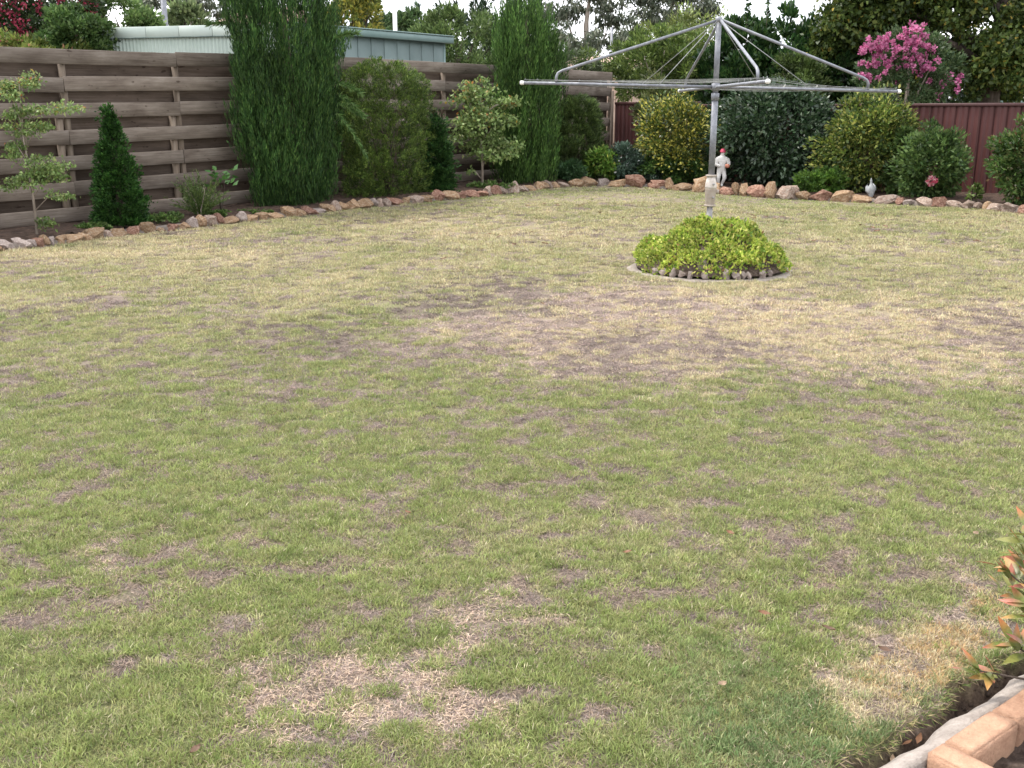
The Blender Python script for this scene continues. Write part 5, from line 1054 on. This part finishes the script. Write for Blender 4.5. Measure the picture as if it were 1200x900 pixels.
link('cap', MB().lathe([(.001, .728), (.03, .722), (.05, .698), (.056, .668), (.06, .655), (.03, .654)][::-1], 16, (.012, -.012)).mesh('cap', True), M['pink_paint'], e, (0, 0, 0), (0, 0, 0), (k_, k_, k_))
hd = MB(); hd.lathe([(.012, .362), (.038, .372), (.05, .40), (.04, .432), (.015, .442)], 14, (.085, -.135)); link('held_ball', hd.mesh('held_ball', True), M['terra_paint'], e, (0, 0, 0), (0, 0, 0), (k_, k_, k_))
link('plinth', bevel(MB().box(-.11, .1, -.11, .09, -.12, .012).mesh('plinth'), .012), M['mortar'], e, (0, 0, 0), (0, 0, 0), (k_, k_, k_))

b = Vector((ZY(1021, 226, 19.25).x, 19.25, 0)); b.z = bedz(b.x, b.y); e = empty('bird_ornament', b); tag(e, 'small whitish bird shaped garden ornament with raised head behind the stones', 'ornament')
hb = ZY(1021, 206, 19.25).z - b.z; k_ = hb / .4
mb = MB(); mb.lathe([(.03, -.06), (.04, .0), (.062, .05), (.078, .11), (.07, .17), (.045, .21), (.026, .24), (.02, .28), (.024, .305), (.014, .325), (.004, .36)], 16)
link('body', mb.mesh('body', True), M['grey_plaster'], e, (0, 0, 0), (0, R(-4), 0), (k_, k_ * .9, k_))
for d_ in (-1, 1):
    w_ = MB().tube([(d_ * .04, .0, .06), (d_ * .078, .01, .12), (d_ * .075, .03, .19), (d_ * .05, .05, .25)], [.03, .036, .026, .006], 8); link('wing', w_.mesh('wing', True), M['grey_plaster'], e, (0, 0, 0), (0, R(-4), 0), (k_, k_, k_))

# ------------------------------------------------------------------ brick planter, concrete strip
ang = math.atan2(UB.y, UB.x)
def brick_mesh(k, l=.23, w=.076, h=.11):
    me = MB().box(0, l, -w, 0, 0, h).mesh('brick'); bm = bmesh.new(); bm.from_mesh(me)
    bmesh.ops.bevel(bm, geom=bm.edges[:], offset=.005, segments=2, affect='EDGES'); bmesh.ops.subdivide_edges(bm, edges=[q for q in bm.edges if q.calc_length() > .03], cuts=4, use_grid_fill=True)
    rs = random.Random(k)
    for v in bm.verts:
        v.co += Vector((rs.uniform(-1, 1), rs.uniform(-1, 1), rs.uniform(-1, 1))) * .0012
    bm.to_mesh(me); bm.free(); return me
BK = [brick_mesh(k) for k in range(4)]
for m_ in BK: m_.materials.append(M['brick'])
planter = empty('brick_planter', (OB.x, OB.y, 0), (0, 0, ang)); tag(planter, 'low apricot brick planter edge at the lawn corner', 'planter')
# local x along the lawn edge, local -y into the planter
for row in range(2):
    zb = -0.166 + row * .113; off_ = .0 if row else -.115
    for i in range(6):
        link('brick', BK[(i + row) % 4], None, planter, (.08 + off_ * (0 if row else 1) + i * .234, 0, zb), (random.uniform(-.006, .006), random.uniform(-.006, .006), random.uniform(-.006, .006)))
    for i in range(4):
        link('brick', BK[(i + row + 1) % 4], None, planter, (.076, -.0 - i * .234 - (.0 if row else .115), zb), (0, 0, -math.pi / 2 + random.uniform(-.006, .006)))
V = []; F = []
cm = MB(); nseg = 40; V = []
for i in range(nseg + 1):
    s = -.55 + 2.1 * i / nseg; j1 = TR1 + .008 * math.sin(s * 17) + random.uniform(-.006, .006)
    for o_, h_ in ((j1 - .012, -.12), (j1, -.012 + random.uniform(-.006, .006)), (j1 + .03, .012 + random.uniform(-.003, .003)), (-.004, .03), (-.0, -.12)): V.append((s, -o_, h_))
for i in range(nseg):
    for j in range(4): F.append((i * 5 + j, i * 5 + j + 1, i * 5 + 6 + j, i * 5 + 5 + j))
strip = link('concrete_strip', np_mesh('concrete_strip', V, F, None, None, True), M['concrete'], None, (OB.x, OB.y, 0), (0, 0, ang)); tag(strip, 'rough grey concrete strip along the brick planter', 'edging')
pp = OB - UB * .16 + VB * -.02
o = link('paving_brick', BK[0].copy(), None, None, (pp.x, pp.y, -.085), (0, 0, ang + R(180)), (1, 1, 1)); o.data.materials.clear(); o.data.materials.append(M['brick_red']); tag(o, 'dusty red brick lying at the end of the concrete strip', 'brick')
# soil inside the planter
n1, n2 = 60, 40; X, Y = np.meshgrid(np.linspace(.07, 1.5, n1), np.linspace(-.07, -1.0, n2)); zz = -.015 + (fbm(X.ravel(), Y.ravel(), 14, 90) - .5) * .05
idx = np.arange(n1 * n2).reshape(n2, n1); F = np.stack([idx[:-1, :-1], idx[1:, :-1], idx[1:, 1:], idx[:-1, 1:]], -1).reshape(-1, 4)
so = link('planter_soil', np_mesh('planter_soil', np.stack([X.ravel(), Y.ravel(), zz], 1), F, None, None, True), M['soil'], None, (OB.x, OB.y, 0), (0, 0, ang)); so['kind'] = 'structure'

# blades hanging over the cut lawn edge, and crumbs of soil below
n = 2600; sv_ = rng.uniform(-.6, 1.3, n); dv = trench_edge(sv_) - rng.uniform(-.012, .03, n); P = np.stack([OB.x + UB.x * sv_ + VB.x * dv, OB.y + UB.y * sv_ + VB.y * dv, rng.uniform(-.02, .004, n)], 1)
D = np.array([[VB.x, VB.y, .25]]) * rng.uniform(.2, 1.1, n)[:, None] + rng.normal(size=(n, 3)) * .5; D[:, 2] += .15
mb = MB(); leaves(mb, P, D, rng.uniform(.015, .04, n), .0026, palette(n, [(.12, .19, .05), (.2, .25, .08), (.42, .36, .18), (.3, .23, .16)]))
o = link('edge_grass', mb.mesh('edge_grass'), M['grass']); o['kind'] = 'stuff'; tag(o, 'ragged grass hanging over the cut lawn edge above the trench', 'grass')
mb = MB(); n = 420
for i in range(n):
    s1 = random.uniform(-.6, 1.3); d1 = float(trench_edge(np.array(s1))) + random.uniform(.0, .075); p_ = OB + UB * s1 + VB * d1; r1 = random.choice([.003, .004, .006, .009]); z1 = -.072 + .06 * max(0, 1 - (d1 - float(trench_edge(np.array(s1)))) / .03)
    v = unit(rng.normal(size=(6, 3)) * .25 + np.array([[1, 0, 0], [-1, 0, 0], [0, 1, 0], [0, -1, 0], [0, 0, 1], [0, 0, -1]])) * r1 * rng.uniform(.7, 1.3, (6, 1)) + np.array([p_.x, p_.y, z1])
    mb.add(v, None, [(0, 2, 4), (2, 1, 4), (1, 3, 4), (3, 0, 4), (2, 0, 5), (1, 2, 5), (3, 1, 5), (0, 3, 5)])
o = link('soil_crumbs', mb.mesh('soil_crumbs'), M['soil']); o['kind'] = 'stuff'; tag(o, 'crumbs of dark soil in the trench along the lawn edge', 'soil')

# ------------------------------------------------------------------ nandina with red tipped leaves (each leaf a part)
nb = OB + UB * .62 + VB * .085; nand = empty('nandina_shrub', (nb.x, nb.y, -.02)); tag(nand, 'nandina shrub with red tipped pointed leaves overhanging the brick planter', 'shrub')
def nleaf(k):
    rs = random.Random(k); V = []; F = []; n = 6
    for i in range(n + 1):
        t = i / n; w = .5 * math.sin(math.pi * t ** .8) * .3 + .004; z = -.12 * t * t
        V += [(t, -w, z + .05 * (w / .2)), (t, 0, z), (t, w, z + .05 * (w / .2))]
    for i in range(n):
        for j in range(2): F.append((i * 3 + j, i * 3 + 3 + j, i * 3 + 4 + j, i * 3 + 1 + j))
    V = np.array(V); t = V[:, 0:1]; g = np.array([.16, .19, .05]) * (1 - .3 * (k % 2)); r_ = np.array([[.42, .15, .06], [.36, .12, .075], [.42, .23, .08], [.2, .2, .055], [.38, .09, .06]][k % 5])
    f = np.clip((t - [.35, .1, .3, .2, .5][k % 5]) / .5, 0, 1); Cc = g * (1 - f) + r_ * f
    return np_mesh('leaf', V, F, None, Cc, True)
NL = [nleaf(k) for k in range(10)]
for m_ in NL: m_.materials.append(M['gloss'])
cn = 0; stm = MB(); rs = random.Random(21)
for i in range(29):
    a = rs.uniform(1.6, 5.0) if i % 5 else rs.uniform(0, 6.28); hgt = .08 + .5 * (i + rs.random()) / 29; rd = rs.uniform(.08, .29) * (1.15 - hgt * .8); tip = Vector((math.cos(a) * rd, math.sin(a) * rd, hgt))
    stm.tube([(rs.uniform(-.03, .03), rs.uniform(-.03, .03), -.02), (tip.x * .45, tip.y * .45, hgt * .75), tuple(tip)], [.006, .004, .002], 5)
    for q in range(10):
        aa = a + rs.uniform(-1.5, 1.5); ln = rs.uniform(.055, .1)
        p_ = tip * rs.uniform(.72, 1.0); p_.z = hgt * rs.uniform(.8, 1.02)
        link('leaf', NL[rs.randrange(10)], None, nand, tuple(p_), (rs.uniform(-.7, .7), rs.uniform(-1.1, .1), aa), (ln, ln, ln)); cn += 1
link('stems', stm.mesh('stems', True), M['bark'], nand)

# ------------------------------------------------------------------ fallen leaves
def fleaf(k):
    rs = random.Random(k + 50); V = []; F = []; n = 5
    for i in range(n + 1):
        t = i / n; w = .5 * math.sin(math.pi * max(.03, min(.97, t))) * rs.uniform(.45, .6); z = .22 * (t - .5) ** 2 + rs.uniform(-.03, .03)
        V += [(t - .5, -w, z + .12), (t - .5, 0, z), (t - .5, w, z + .1)]
    for i in range(n):
        for j in range(2): F.append((i * 3 + j, i * 3 + 3 + j, i * 3 + 4 + j, i * 3 + 1 + j))
    c = [(.22, .13, .08), (.32, .22, .145), (.14, .08, .05), (.22, .11, .06)][k % 4]
    return np_mesh('fallen_leaf', V, F, None, np.array([c] * len(V)) * np.random.default_rng(k).uniform(.8, 1.15, (len(V), 1)), True)
FL = [fleaf(k) for k in range(8)]
for m_ in FL: m_.materials.append(M['leaf'])
fl = []
rs = random.Random(77)
for i in range(62): fl.append((rs.uniform(850, 1198), 243 + abs(rs.gauss(0, 1)) * 22 + 6))
for i in range(16): fl.append((rs.uniform(690, 850), rs.uniform(229, 262)))
for i in range(22): fl.append((rs.uniform(450, 690), rs.uniform(238, 300)))
fl += [(233, 321), (237, 498), (453, 384), (478, 608), (230, 890), (970, 746), (895, 728), (845, 812), (1035, 771), (636, 360), (885, 383), (1142, 633), (735, 655), (855, 632), (1100, 262), (1160, 276), (120, 340), (330, 300), (520, 306)]
for i, (px, py) in enumerate(fl):
    p_ = G(px, py)
    if bed_depth(np.array([p_.x]), np.array([p_.y]))[0] > -.15: continue
    sc_ = rs.uniform(.05, .085) if p_.y > 8 else rs.uniform(.03, .045)
    o = link('fallen_leaf', FL[rs.randrange(8)], None, None, (p_.x, p_.y, p_.z + .028), (rs.uniform(-.3, .3), rs.uniform(-.3, .3), rs.uniform(0, 6.28)), (sc_, sc_, sc_))
    kc = int(o.data.name.split('.')[-1]) % 4 if '.' in o.data.name else 0; cw = ('reddish brown', 'tan', 'dark brown', 'orange brown')[kc]
    zone = 'near the stone edging' if bed_depth(np.array([p_.x]), np.array([p_.y]))[0] > -2.2 else ('on the paler dry grass' if p_.y > 6.5 else 'on the green grass')
    tag(o, 'dry %s fallen leaf lying %s' % (cw, zone), 'leaf', '%s fallen leaves %s' % (cw, zone))
for s_, d_, l_ in ((.16, -.11, .07), (.02, -.1, .06), (-.1, -.1, .075), (.12, -.12, .05)):
    p_ = OB + UB * s_ + VB * d_
    o = link('fallen_leaf', FL[3 if s_ > .1 else 1], None, None, (p_.x, p_.y, -.03 if d_ < -.09 else .018), (0, .1, ang + rs.uniform(-.6, .6)), (l_, l_ * .4, l_ * .22)); tag(o, 'curled orange brown leaf in the trench beside the concrete strip', 'leaf', 'leaves along the concrete strip')
print('nandina leaves', cn)
